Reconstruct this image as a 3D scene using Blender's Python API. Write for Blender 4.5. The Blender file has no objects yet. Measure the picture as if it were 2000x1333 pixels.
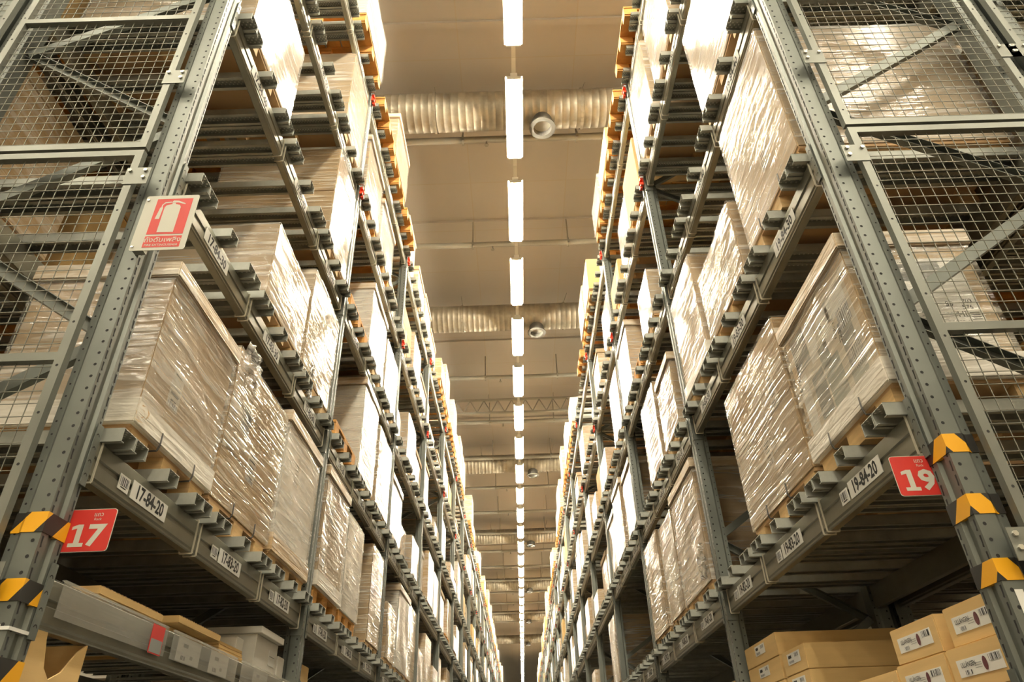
import bpy, bmesh, math, random
from mathutils import Vector, Matrix, noise
rnd = random.Random(17)
SC = bpy.context.scene
COL = SC.collection
# ------------------------------------------------------------------ camera
cam = bpy.data.objects.new('camera', bpy.data.cameras.new('camera'))
COL.objects.link(cam)
cam.data.sensor_width = 36.0
cam.data.lens = 1337.85 / 2000 * 36.0
cam.data.clip_end = 300
_A = Vector((0.99944503, 0.01508331, -0.02970045))
_B = Vector((0.0331144, -0.54660745, 0.83673397))
_C = Vector((0.00361377, 0.83725312, 0.54680357))
cam.matrix_world = Matrix(((_A.x, _B.x, -_C.x, 0), (_A.y, _B.y, -_C.y, 0), (_A.z, _B.z, -_C.z, 1.55), (0, 0, 0, 1)))
SC.camera = cam
# ------------------------------------------------------------------ world, exposure
w = bpy.data.worlds.new('world'); SC.world = w; w.use_nodes = True
w.node_tree.nodes['Background'].inputs[0].default_value = (0.02, 0.018, 0.014, 1)
LIGHT_COL = (1.0, 0.905, 0.705)
LIGHT_STR = 400.0
SC.view_settings.view_transform = 'Standard'
SC.view_settings.look = 'None'
SC.view_settings.gamma = 1.0
SC.view_settings.use_curve_mapping = False
SC.view_settings.exposure = 0.13
SC.cycles.max_bounces = 7
SC.cycles.diffuse_bounces = 5
SC.cycles.glossy_bounces = 3
SC.cycles.transmission_bounces = 3
SC.cycles.transparent_max_bounces = 10
SC.cycles.sample_clamp_indirect = 12
SC.cycles.caustics_reflective = False
SC.cycles.caustics_refractive = False
SC.cycles.use_denoising = True

# ------------------------------------------------------------------ materials
def new_mat(name):
    m = bpy.data.materials.new(name); m.use_nodes = True
    nt = m.node_tree
    return m, nt, nt.nodes['Principled BSDF'], nt.nodes['Material Output']
def nd(nt, t, **kw):
    n = nt.nodes.new(t)
    for k, v in kw.items(): setattr(n, k, v)
    return n
def setp(b, **kw):
    for k, v in kw.items():
        b.inputs[k.replace('_', ' ')].default_value = v if not isinstance(v, tuple) or len(v) == 4 else (*v, 1)
def obj_coords(nt, scale=(1, 1, 1), rand=True, rot=(0, 0, 0)):
    tc = nd(nt, 'ShaderNodeTexCoord'); mp = nd(nt, 'ShaderNodeMapping')
    mp.inputs['Scale'].default_value = scale; mp.inputs['Rotation'].default_value = rot
    if rand:
        oi = nd(nt, 'ShaderNodeObjectInfo'); vm = nd(nt, 'ShaderNodeVectorMath', operation='SCALE')
        cb = nd(nt, 'ShaderNodeCombineXYZ')
        for i in range(3): nt.links.new(oi.outputs['Random'], cb.inputs[i])
        nt.links.new(cb.outputs[0], vm.inputs[0]); vm.inputs['Scale'].default_value = 37.0
        ad = nd(nt, 'ShaderNodeVectorMath', operation='ADD')
        nt.links.new(tc.outputs['Object'], ad.inputs[0]); nt.links.new(vm.outputs[0], ad.inputs[1])
        nt.links.new(ad.outputs[0], mp.inputs[0])
    else:
        nt.links.new(tc.outputs['Object'], mp.inputs[0])
    return mp.outputs[0]
def noise_tex(nt, vec, scale=1.0, detail=3.0, rough=0.55, dist=0.0):
    n = nd(nt, 'ShaderNodeTexNoise')
    n.inputs['Scale'].default_value = scale; n.inputs['Detail'].default_value = detail
    n.inputs['Roughness'].default_value = rough; n.inputs['Distortion'].default_value = dist
    nt.links.new(vec, n.inputs['Vector'])
    return n.outputs['Fac']
def ramp(nt, fac, stops):
    r = nd(nt, 'ShaderNodeValToRGB')
    e = r.color_ramp.elements
    e[0].position, e[0].color = stops[0][0], (*stops[0][1], 1)
    e[1].position, e[1].color = stops[-1][0], (*stops[-1][1], 1)
    for p, c in stops[1:-1]:
        x = e.new(p); x.color = (*c, 1)
    nt.links.new(fac, r.inputs[0])
    return r.outputs['Color']
def bump(nt, b, h, strength, dist, inp='Normal'):
    n = nd(nt, 'ShaderNodeBump'); n.inputs['Strength'].default_value = strength; n.inputs['Distance'].default_value = dist
    nt.links.new(h, n.inputs['Height'])
    for t in ([b] if not isinstance(b, list) else b): nt.links.new(n.outputs[0], t.inputs[inp])
    return n
def g(v): return (v, v, v)

def m_plain(name, col, rough=0.6, metal=0.0, spec=0.5):
    m, nt, b, o = new_mat(name); setp(b, Base_Color=col, Roughness=rough, Metallic=metal); b.inputs['Specular IOR Level'].default_value = spec
    return m
def m_steel(name, col, rough=0.38, metal=0.75, scale=9.0, var=0.18):
    m, nt, b, o = new_mat(name)
    f = noise_tex(nt, obj_coords(nt), scale, 4, 0.6)
    c0 = tuple(x * (1 - var) for x in col); c1 = tuple(min(1, x * (1 + var)) for x in col)
    nt.links.new(ramp(nt, f, [(0.3, c0), (0.7, c1)]), b.inputs['Base Color'])
    mr = nd(nt, 'ShaderNodeMapRange'); mr.inputs['To Min'].default_value = rough - 0.1; mr.inputs['To Max'].default_value = rough + 0.14
    nt.links.new(f, mr.inputs[0]); nt.links.new(mr.outputs[0], b.inputs['Roughness'])
    b.inputs['Metallic'].default_value = metal
    return m
def m_perforated(name, col):
    m, nt, b, o = new_mat(name)
    sp = nd(nt, 'ShaderNodeSeparateXYZ'); nt.links.new(obj_coords(nt, (1 / 0.026, 1 / 0.016, 1), False), sp.inputs[0])
    def M(op, a, bb=None):
        n = nd(nt, 'ShaderNodeMath', operation=op)
        for i, x in enumerate((a, bb)):
            if x is None: continue
            if isinstance(x, (int, float)): n.inputs[i].default_value = x
            else: nt.links.new(x, n.inputs[i])
        return n.outputs[0]
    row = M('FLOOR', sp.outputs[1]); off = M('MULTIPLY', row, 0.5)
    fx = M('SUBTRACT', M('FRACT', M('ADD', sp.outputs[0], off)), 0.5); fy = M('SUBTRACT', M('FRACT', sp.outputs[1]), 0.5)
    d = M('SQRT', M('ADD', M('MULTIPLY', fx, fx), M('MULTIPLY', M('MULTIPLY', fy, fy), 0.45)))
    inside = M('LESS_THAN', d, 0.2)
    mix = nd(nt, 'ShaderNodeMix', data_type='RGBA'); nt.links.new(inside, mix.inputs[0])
    mix.inputs[6].default_value = (*col, 1); mix.inputs[7].default_value = (0.9, 0.88, 0.78, 1)  # pale dots put the glint of the punched dimples into the colour
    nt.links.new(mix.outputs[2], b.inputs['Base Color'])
    setp(b, Roughness=0.45, Metallic=0.15)
    bump(nt, b, d, 0.6, 0.004)
    return m
def m_kraft(name, col, var=0.12, rough=0.7, lines=0.25):
    m, nt, b, o = new_mat(name)
    f = noise_tex(nt, obj_coords(nt, (2.2, 2.2, 34)), 1.0, 4, 0.6, 0.25)
    f2 = noise_tex(nt, obj_coords(nt, (1, 1, 1)), 2.3, 3)
    ad = nd(nt, 'ShaderNodeMath', operation='MULTIPLY_ADD'); nt.links.new(f, ad.inputs[0]); ad.inputs[1].default_value = 0.55
    ml = nd(nt, 'ShaderNodeMath', operation='MULTIPLY'); nt.links.new(f2, ml.inputs[0]); ml.inputs[1].default_value = 0.45
    nt.links.new(ml.outputs[0], ad.inputs[2])
    c0 = tuple(x * (1 - var) for x in col); c1 = tuple(min(1, x * (1 + var)) for x in col)
    nt.links.new(ramp(nt, ad.outputs[0], [(0.3, c0), (0.7, c1)]), b.inputs['Base Color'])
    setp(b, Roughness=rough); bump(nt, b, f, lines, 0.003)
    return m
def m_wood(name, col):
    m, nt, b, o = new_mat(name)
    f = noise_tex(nt, obj_coords(nt, (4, 3, 22)), 1.2, 5, 0.6, 0.6)
    c0 = tuple(x * 0.72 for x in col); c1 = tuple(min(1, x * 1.22) for x in col)
    nt.links.new(ramp(nt, f, [(0.28, c0), (0.72, c1)]), b.inputs['Base Color'])
    setp(b, Roughness=0.72); bump(nt, b, f, 0.25, 0.003)
    return m
def wrinkle(nt, tilt=0.12, fine=58, fold=1.3):
    """height field of stretched film: tight, nearly level pull lines and broad slack folds"""
    a = noise_tex(nt, obj_coords(nt, (1.9, 1.9, fine), True, (tilt, tilt * 0.7, 0)), 1.0, 1.6, 0.5, 0.9)
    c = noise_tex(nt, obj_coords(nt, (3.2, 3.2, 9), True, (-0.5, 0.35, 0)), 1.0, 3, 0.6, 1.2)
    d = noise_tex(nt, obj_coords(nt, (1.6, 1.6, 1.9)), 1.0, 2, 0.5)
    m1 = nd(nt, 'ShaderNodeMath', operation='MULTIPLY_ADD'); nt.links.new(c, m1.inputs[0]); m1.inputs[1].default_value = fold; nt.links.new(a, m1.inputs[2])
    return m1.outputs[0], a, c, d
def m_film(name, haze=0.1, gain=0.5, rough=0.16, col=(0.9, 0.88, 0.82), bstr=0.3, f0=0.08, tilt=0.12, fine=58, fold=1.3):
    """clear stretch film: see-through, mirror-like at a slant, milky where bunched, wrinkle highlights whitened into its colour"""
    m, nt, b, o = new_mat(name)
    h, a, c, d = wrinkle(nt, tilt, fine, fold)
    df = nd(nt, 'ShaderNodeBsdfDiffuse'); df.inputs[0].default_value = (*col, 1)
    gl = nd(nt, 'ShaderNodeBsdfGlossy'); gl.inputs['Roughness'].default_value = rough; gl.inputs[0].default_value = (1, 1, 1, 1)
    lw = nd(nt, 'ShaderNodeLayerWeight'); lw.inputs['Blend'].default_value = 0.5
    bn = nd(nt, 'ShaderNodeBump'); bn.inputs['Strength'].default_value = bstr; bn.inputs['Distance'].default_value = 0.012
    nt.links.new(h, bn.inputs['Height'])
    for t in (df, gl, lw): nt.links.new(bn.outputs[0], t.inputs['Normal'])
    pw = nd(nt, 'ShaderNodeMath', operation='POWER'); nt.links.new(lw.outputs['Facing'], pw.inputs[0]); pw.inputs[1].default_value = 4.0
    fr = nd(nt, 'ShaderNodeMath', operation='MULTIPLY_ADD'); nt.links.new(pw.outputs[0], fr.inputs[0]); fr.inputs[1].default_value = 0.85; fr.inputs[2].default_value = f0
    tr = nd(nt, 'ShaderNodeBsdfTransparent'); tr.inputs[0].default_value = (0.98, 0.975, 0.96, 1)
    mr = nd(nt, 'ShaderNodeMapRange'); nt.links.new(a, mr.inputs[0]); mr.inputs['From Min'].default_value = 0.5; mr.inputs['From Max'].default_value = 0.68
    mr.inputs['To Min'].default_value = haze; mr.inputs['To Max'].default_value = min(1, haze + gain * 0.6)  # white streaks stand for bunched film and for highlights along its wrinkles
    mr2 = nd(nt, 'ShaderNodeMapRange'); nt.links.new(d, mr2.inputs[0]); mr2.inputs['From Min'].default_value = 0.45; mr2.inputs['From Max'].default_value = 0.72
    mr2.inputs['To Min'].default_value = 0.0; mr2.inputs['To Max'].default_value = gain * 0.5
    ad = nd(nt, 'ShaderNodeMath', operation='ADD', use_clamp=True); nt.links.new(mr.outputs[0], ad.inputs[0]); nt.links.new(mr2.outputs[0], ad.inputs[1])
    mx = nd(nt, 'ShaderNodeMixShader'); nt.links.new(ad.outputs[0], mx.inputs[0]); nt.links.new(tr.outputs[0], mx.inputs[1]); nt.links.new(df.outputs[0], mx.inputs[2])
    m2 = nd(nt, 'ShaderNodeMixShader'); nt.links.new(fr.outputs[0], m2.inputs[0]); nt.links.new(mx.outputs[0], m2.inputs[1]); nt.links.new(gl.outputs[0], m2.inputs[2])
    nt.links.new(m2.outputs[0], o.inputs['Surface'])
    return m
def m_wrapped(name, base, white=(0.82, 0.78, 0.7), amount=0.5):
    """carton under film, for loads too far off to show film and carton apart"""
    m, nt, b, o = new_mat(name)
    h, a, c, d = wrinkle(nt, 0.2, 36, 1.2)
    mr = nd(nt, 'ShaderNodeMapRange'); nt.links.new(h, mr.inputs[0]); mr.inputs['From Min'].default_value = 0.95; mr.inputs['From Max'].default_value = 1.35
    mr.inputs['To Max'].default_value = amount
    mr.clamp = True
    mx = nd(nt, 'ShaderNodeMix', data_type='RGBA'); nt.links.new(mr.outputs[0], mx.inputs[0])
    mx.inputs[6].default_value = (*base, 1); mx.inputs[7].default_value = (*white, 1)  # pale streaks put film haze and wrinkle highlights into the carton colour
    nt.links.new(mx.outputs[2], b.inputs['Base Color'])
    setp(b, Roughness=0.5); b.inputs['Specular IOR Level'].default_value = 0.3
    b.inputs['Coat Weight'].default_value = 0.6; b.inputs['Coat Roughness'].default_value = 0.12; b.inputs['Coat IOR'].default_value = 1.5
    bn = bump(nt, b, h, 0.4, 0.012); nt.links.new(bn.outputs[0], b.inputs['Coat Normal'])
    return m
def m_stripes(name):
    m, nt, b, o = new_mat(name)
    sp = nd(nt, 'ShaderNodeSeparateXYZ'); nt.links.new(obj_coords(nt, (1, 1, 1), False), sp.inputs[0])
    def M(op, a, bb):
        n = nd(nt, 'ShaderNodeMath', operation=op)
        for i, x in enumerate((a, bb)):
            if isinstance(x, (int, float)): n.inputs[i].default_value = x
            else: nt.links.new(x, n.inputs[i])
        return n.outputs[0]
    s = M('ADD', M('ADD', M('MULTIPLY', sp.outputs[0], 1.0), M('MULTIPLY', sp.outputs[1], 0.9)), M('MULTIPLY', sp.outputs[2], 0.75))
    f = M('GREATER_THAN', M('FRACT', M('MULTIPLY', s, 6.5), 0), 0.5)
    mx = nd(nt, 'ShaderNodeMix', data_type='RGBA'); nt.links.new(f, mx.inputs[0])
    mx.inputs[6].default_value = (0.018, 0.017, 0.015, 1); mx.inputs[7].default_value = (0.78, 0.38, 0.012, 1)
    nt.links.new(mx.outputs[2], b.inputs['Base Color']); setp(b, Roughness=0.42)
    return m
def m_emit(name, col, st):
    m, nt, b, o = new_mat(name)
    e = nd(nt, 'ShaderNodeEmission'); e.inputs[0].default_value = (*col, 1); e.inputs[1].default_value = st
    nt.links.new(e.outputs[0], o.inputs['Surface']); return m
def m_ceiling(name):
    m, nt, b, o = new_mat(name)
    tc = nd(nt, 'ShaderNodeTexCoord'); mp = nd(nt, 'ShaderNodeMapping'); mp.inputs['Location'].default_value = (0.64, 0.0, 0)
    nt.links.new(tc.outputs['Object'], mp.inputs[0])
    br = nd(nt, 'ShaderNodeTexBrick'); br.offset = 0.0
    br.inputs['Scale'].default_value = 1.0; br.inputs['Brick Width'].default_value = 1.81; br.inputs['Row Height'].default_value = 1.32
    br.inputs['Mortar Size'].default_value = 0.012; br.inputs['Mortar Smooth'].default_value = 0.3
    br.inputs['Color1'].default_value = (0.525, 0.482, 0.42, 1); br.inputs['Color2'].default_value = (0.495, 0.454, 0.395, 1); br.inputs['Mortar'].default_value = (0.5, 0.44, 0.34, 1)
    nt.links.new(mp.outputs[0], br.inputs['Vector']); nt.links.new(br.outputs['Color'], b.inputs['Base Color'])
    setp(b, Roughness=0.75); bump(nt, b, br.outputs['Fac'], -0.4, 0.01)
    return m
def m_floor(name):
    m, nt, b, o = new_mat(name)
    f = noise_tex(nt, obj_coords(nt, (1, 1, 1), False), 0.8, 5)
    nt.links.new(ramp(nt, f, [(0.3, (0.07, 0.066, 0.058)), (0.7, (0.1, 0.094, 0.082))]), b.inputs['Base Color']); setp(b, Roughness=0.35)
    return m
def m_barcode(name):
    m, nt, b, o = new_mat(name)
    f = noise_tex(nt, obj_coords(nt, (0.001, 160, 0.001), True), 1.0, 2)
    nt.links.new(ramp(nt, f, [(0.49, g(0.02)), (0.51, g(0.7))]), b.inputs['Base Color']); setp(b, Roughness=0.5)
    return m

STEEL = m_steel('galvanised steel', (0.40, 0.41, 0.365), 0.42, 0.35)
BEAMM = m_steel('beam steel', (0.275, 0.27, 0.22), 0.32, 0.7, 5.0, 0.12)
UPR = m_steel('upright steel', (0.165, 0.178, 0.16), 0.36, 0.45, 3.0, 0.1)
GUARD = m_steel('guard steel', (0.2, 0.205, 0.18), 0.34, 0.4, 3.0, 0.08)
WIRE = m_steel('wire steel', (0.2, 0.195, 0.16), 0.45, 0.5, 5.0, 0.1)
PERF = m_perforated('perforated glint-painted steel', (0.40, 0.405, 0.355))
HOLE = m_plain('punched hole', (0.012, 0.012, 0.011), 0.9)
BOLT = m_steel('zinc bolt', (0.7, 0.68, 0.6), 0.28, 0.85)
KRAFT = m_kraft("kraft board", (0.43, 0.305, 0.172))
KRAFT_L = m_kraft('light kraft board', (0.52, 0.385, 0.23))
KRAFT_D = m_kraft('brown kraft board', (0.52, 0.33, 0.165))
TAN = m_kraft('tan carton', (0.66, 0.45, 0.19), 0.08)
WHITE = m_kraft('white carton', (0.74, 0.71, 0.64), 0.05, 0.6, 0.12)
BLOCK = m_wood('pallet block', (0.62, 0.42, 0.2))
WOOD = m_wood('orange pallet wood', (0.66, 0.33, 0.085))
FILM_MILKY_GLARE = m_film('milky glare-painted film', 0.05, 0.58, 0.15, bstr=0.42, fine=30, fold=1.6)  # extra whiteness paints the hazy highlights of the fronts
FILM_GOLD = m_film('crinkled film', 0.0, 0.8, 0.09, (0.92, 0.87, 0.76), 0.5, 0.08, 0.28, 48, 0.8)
FILM_GLARE = m_film('film with painted glare', 0.08, 0.6, 0.15, (0.95, 0.92, 0.86), 0.25, 0.1, 0.2, 30, 1.6)  # whiteness stands for lamp glare on clear film
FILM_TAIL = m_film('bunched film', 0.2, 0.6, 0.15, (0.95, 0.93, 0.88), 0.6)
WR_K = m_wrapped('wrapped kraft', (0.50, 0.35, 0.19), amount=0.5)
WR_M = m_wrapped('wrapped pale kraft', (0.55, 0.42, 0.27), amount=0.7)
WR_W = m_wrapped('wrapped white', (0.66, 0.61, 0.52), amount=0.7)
PAPER = m_plain('paper', (0.74, 0.73, 0.68), 0.55)
PAPER_K = m_plain('buff paper', (0.58, 0.52, 0.42), 0.55)
PAPER_G = m_plain('printed grey paper', (0.20, 0.21, 0.2), 0.5)
PAPER_GR = m_plain('printed green grey paper', (0.30, 0.33, 0.29), 0.5)
INK = m_plain('black ink', (0.015, 0.015, 0.015), 0.6)
BROWN_INK = m_plain('maroon ink', (0.12, 0.035, 0.04), 0.6)
RED = m_plain('red sign enamel', (0.5, 0.022, 0.015), 0.5)
SIGN_W = m_plain('white sign enamel', (0.5, 0.49, 0.42), 0.5)
ORANGE = m_plain('orange safety plastic', (0.85, 0.07, 0.02), 0.4)
BAND = m_plain('rubber band', (0.62, 0.58, 0.46), 0.5)
STRAP = m_plain('dark strap', (0.06, 0.055, 0.05), 0.5)
HAZ = m_stripes('black and yellow tape')
BARC = m_barcode('barcode')
CEIL = m_ceiling('ceiling panels')
FLOOR = m_floor('concrete floor')
WALL = m_plain('wall paint', (0.6, 0.55, 0.46), 0.8)
DUCT = m_steel('spiral duct', (0.40, 0.36, 0.28), 0.42, 0.6, 4.0, 0.25)
PIPE = m_plain('pipe paint', (0.36, 0.34, 0.28), 0.5, 0.3)
SPOUTM = m_plain('spout paint', (0.12, 0.115, 0.1), 0.7, 0.0)
HOUSE = m_plain('lamp housing', (0.7, 0.68, 0.6), 0.4)
TUBE = m_emit('lit tube', LIGHT_COL, LIGHT_STR)
TUBE_N = m_emit('lit tube of the next aisles', LIGHT_COL, LIGHT_STR * 0.28)
CLEAR = m_film('clear rail plastic', 0.12, 0.1, 0.12, (0.75, 0.75, 0.7), 0.03, 0.05)
ZIPTIE = m_plain('white plastic', (0.75, 0.74, 0.7), 0.4)

# ------------------------------------------------------------------ mesh helpers
class MB:
    def __init__(s): s.v, s.f, s.m, s.mats = [], [], [], []
    def mi(s, mat):
        if mat not in s.mats: s.mats.append(mat)
        return s.mats.index(mat)
    def face(s, pts, mat):
        n = len(s.v); s.v += [tuple(p) for p in pts]; s.f.append(tuple(range(n, n + len(pts)))); s.m.append(s.mi(mat))
    def box(s, x0, x1, y0, y1, z0, z1, mat):
        n = len(s.v); i = s.mi(mat)
        s.v += [(x0, y0, z0), (x1, y0, z0), (x1, y1, z0), (x0, y1, z0), (x0, y0, z1), (x1, y0, z1), (x1, y1, z1), (x0, y1, z1)]
        for q in ((0, 3, 2, 1), (4, 5, 6, 7), (0, 1, 5, 4), (1, 2, 6, 5), (2, 3, 7, 6), (3, 0, 4, 7)):
            s.f.append(tuple(n + k for k in q)); s.m.append(i)
    def prism(s, prof, a, b, fn, mat, caps=True):
        """profile points (u, v) swept from a to b; fn(u, v, t) gives xyz"""
        n = len(s.v); k = len(prof); i = s.mi(mat)
        for t in (a, b): s.v += [fn(u, v, t) for u, v in prof]
        for j in range(k):
            s.f.append((n + j, n + (j + 1) % k, n + k + (j + 1) % k, n + k + j)); s.m.append(i)
        if caps:
            s.f.append(tuple(n + k - 1 - j for j in range(k))); s.m.append(i)
            s.f.append(tuple(n + k + j for j in range(k))); s.m.append(i)
    def bar(s, p0, p1, wd, ht, mat, up=(0, 0, 1)):
        p0, p1 = Vector(p0), Vector(p1); d = (p1 - p0).normalized(); u = Vector(up)
        if abs(d.dot(u)) > 0.95: u = Vector((1, 0, 0))
        x = d.cross(u).normalized(); y = x.cross(d).normalized()
        prof = [(-wd / 2, -ht / 2), (wd / 2, -ht / 2), (wd / 2, ht / 2), (-wd / 2, ht / 2)]
        s.prism(prof, 0, (p1 - p0).length, lambda a, b, t: tuple(p0 + d * t + x * a + y * b), mat)
    def tube(s, p0, p1, r, mat, n=8, caps=True, r1=None):
        p0, p1 = Vector(p0), Vector(p1); d = (p1 - p0).normalized(); u = Vector((0, 0, 1)) if abs(d.z) < 0.9 else Vector((1, 0, 0))
        x = d.cross(u).normalized(); y = x.cross(d).normalized(); L = (p1 - p0).length; r1 = r if r1 is None else r1
        prof = [(math.cos(6.28318 * k / n), math.sin(6.28318 * k / n)) for k in range(n)]
        s.prism(prof, 0, L, lambda a, b, t: tuple(p0 + d * t + (x * a + y * b) * (r if t == 0 else r1)), mat, caps)
    def text(s, txt, org, ux, uy, h, mat, bold=0.0, align='CENTER', sx=1.0):
        vs, fs = text_geo(txt, bold, align)
        n = len(s.v); i = s.mi(mat); org, ux, uy = Vector(org), Vector(ux), Vector(uy)
        s.v += [tuple(org + ux * (x * h * sx) + uy * (y * h)) for x, y in vs]
        for f in fs: s.f.append(tuple(n + k for k in f)); s.m.append(i)
    def build(s, name, parent=None, loc=None, recalc=True, bevel=0, smooth=False, rotz=0):
        me = bpy.data.meshes.new(name); me.from_pydata(s.v, [], s.f)
        for m in s.mats: me.materials.append(m)
        for p, i in zip(me.polygons, s.m): p.material_index = i
        if recalc or bevel:
            bm = bmesh.new(); bm.from_mesh(me)
            bmesh.ops.recalc_face_normals(bm, faces=bm.faces)
            if bevel: bmesh.ops.bevel(bm, geom=bm.edges[:], offset=bevel, segments=2, affect='EDGES', clamp_overlap=True)
            bm.to_mesh(me); bm.free()
        if smooth:
            for p in me.polygons: p.use_smooth = True
        return link(name, me, parent, loc, rotz)
def link(name, me, parent=None, loc=None, rotz=0):
    o = bpy.data.objects.new(name, me); COL.objects.link(o)
    if parent is not None: o.parent = parent
    if loc is not None: o.location = loc
    if rotz: o.rotation_euler = (0, 0, rotz)
    return o
_TX = {}
def text_geo(txt, bold, align):
    k = (txt, bold, align)
    if k not in _TX:
        cu = bpy.data.curves.new('lettering', 'FONT'); cu.body = txt; cu.size = 1.0; cu.resolution_u = 2; cu.offset = bold
        cu.align_x = align; cu.align_y = 'CENTER'
        ob = bpy.data.objects.new('lettering', cu); COL.objects.link(ob)
        me = bpy.data.meshes.new_from_object(ob)
        _TX[k] = ([(v.co.x, v.co.y) for v in me.vertices], [tuple(p.vertices) for p in me.polygons])
        bpy.data.objects.remove(ob); bpy.data.curves.remove(cu); bpy.data.meshes.remove(me)
    return _TX[k]
def tag(o, label, cat, group=None, kind=None):
    o['label'] = label; o['category'] = cat
    if group: o['group'] = group
    if kind: o['kind'] = kind
    return o
def thing(name, label, cat, loc=(0, 0, 0), group=None, rotz=0):
    o = bpy.data.objects.new(name, None); o.empty_display_size = 0.1; COL.objects.link(o); o.location = loc; o.rotation_euler = (0, 0, rotz)
    return tag(o, label, cat, group)
def struct(o): o['kind'] = 'structure'; return o

# ------------------------------------------------------------------ layout
XF = {-1: -1.524, 1: 1.467}            # front of the beams
RK = {-1: 'rack seventeen', 1: 'rack nineteen'}
RN = {-1: 17, 1: 19}
BAY, YU, DEPTH = 2.9, 2.19, 1.06
HB = [2.594, 3.954, 5.297, 6.74, 8.233]   # beam centres, levels 20..60
LV = ['lowest level', 'second level', 'third level', 'fourth level', 'top level']
SLOT = ['near slot', 'middle slot', 'far slot']
ORD = 'first second third fourth fifth sixth seventh eighth ninth tenth eleventh twelfth thirteenth fourteenth fifteenth sixteenth seventeenth eighteenth nineteenth twentieth twenty-first twenty-second twenty-third twenty-fourth'.split()
NB = [5, 9, 13, 17, 21]                 # bays of each level that can be seen
def slot_y(i): return 2.27 + BAY * (i // 3) + 0.93 * (i % 3)

# ------------------------------------------------------------------ room
mb = MB(); mb.box(-14, 14, -14, 90, -0.1, 0, FLOOR); struct(mb.build('floor'))
mb = MB(); mb.box(-14, 14, -14, 90, 11.2, 11.35, CEIL); struct(mb.build('ceiling'))
mb = MB(); mb.box(-14.2, -14, -14, 90, 0, 11.2, WALL); struct(mb.build('wall_left'))
mb = MB(); mb.box(14, 14.2, -14, 90, 0, 11.2, WALL); struct(mb.build('wall_right'))
mb = MB(); mb.box(-14, 14, -14.2, -14, 0, 11.2, WALL); struct(mb.build('wall_back'))
mb = MB(); mb.box(-14, 14, 90, 90.2, 0, 11.2, WALL); struct(mb.build('wall_front'))

# ------------------------------------------------------------------ lamps
LX, LZ, LY0, LP, LLEN = 0.185, 9.978, 6.078, 1.985, 1.492
mb = MB(); mb.box(-0.05, 0.05, 0.0, LLEN, 0.03, 0.10, HOUSE); mb.box(-0.125, 0.125, 0.0, LLEN, 0.024, 0.032, HOUSE)  # wide lower plate is an unseen reflector added to keep light off the ceiling
ME_H = mb.build('housing'); me_house = ME_H.data; bpy.data.objects.remove(ME_H)
me_tubes = []
for tm in (TUBE, TUBE_N):
    mb = MB(); mb.tube((0, 0.02, 0), (0, LLEN - 0.02, 0), 0.018, tm, 6)
    t = mb.build('tube', smooth=True); me_tubes.append(t.data); bpy.data.objects.remove(t)
mb = MB(); mb.box(-0.1, 0.1, 0, 0.018, -0.02, 0.03, HOUSE)
t = mb.build('end_cap'); me_cap = t.data; bpy.data.objects.remove(t)
def lamp(x, y, label, group, which=0):
    r = thing('ceiling_lamp', label, 'lamp', (x, y, LZ), group)
    link('housing', me_house, r)
    for sx in (-0.065, 0.065): link('tube', me_tubes[which], r, (sx, 0, 0))
    for yy in (0, LLEN - 0.018): link('end_cap', me_cap, r, (0, yy, 0))
for k in range(-9, 38):
    lab = ('twin-tube ceiling lamp over the aisle, %s lamp counted down from the top of the picture' % ORD[k + 1]) if 0 <= k + 1 < 20 else \
        ('small bright twin-tube ceiling lamp far down the aisle' if k > 0 else 'twin-tube ceiling lamp above the cross aisle behind the viewer')
    lamp(LX, LY0 + LP * k, lab, 'lamps over the aisle')
for sx in (-1, 1):
    for k in range(-8, 16, 2):
        lamp(LX + sx * 5.6, LY0 + LP * k, 'twin-tube ceiling lamp over the next aisle beyond the %s' % RK[sx], 'lamps over the neighbouring aisles', 1)
for xx in (-7.6, -4.6, -2.3, 2.6, 4.9, 7.9):
    for k in range(-7, -3):
        lamp(LX + xx, LY0 + LP * k, 'twin-tube ceiling lamp above the open cross aisle in front of the racks', 'lamps over the cross aisle', 1)
for k in range(-9, 38):
    mb = MB(); mb.box(-0.03, 0.03, -LP / 2 + 0.003, LP / 2 - 0.003, 0, 0.045, HOUSE); mb.box(-0.033, 0.033, -0.3, 0.02, -0.002, 0.0, STEEL)
    o = mb.build('lamp_trunking', None, (LX, LY0 + LLEN / 2 + LP * k, LZ + 0.1)) if k == -9 else link('lamp_trunking', o.data, None, (LX, LY0 + LLEN / 2 + LP * k, LZ + 0.1))
    tag(o, 'grey trunking rail carrying the row of ceiling lamps over the aisle', 'rail', 'trunking rail lengths over the aisle')

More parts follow.
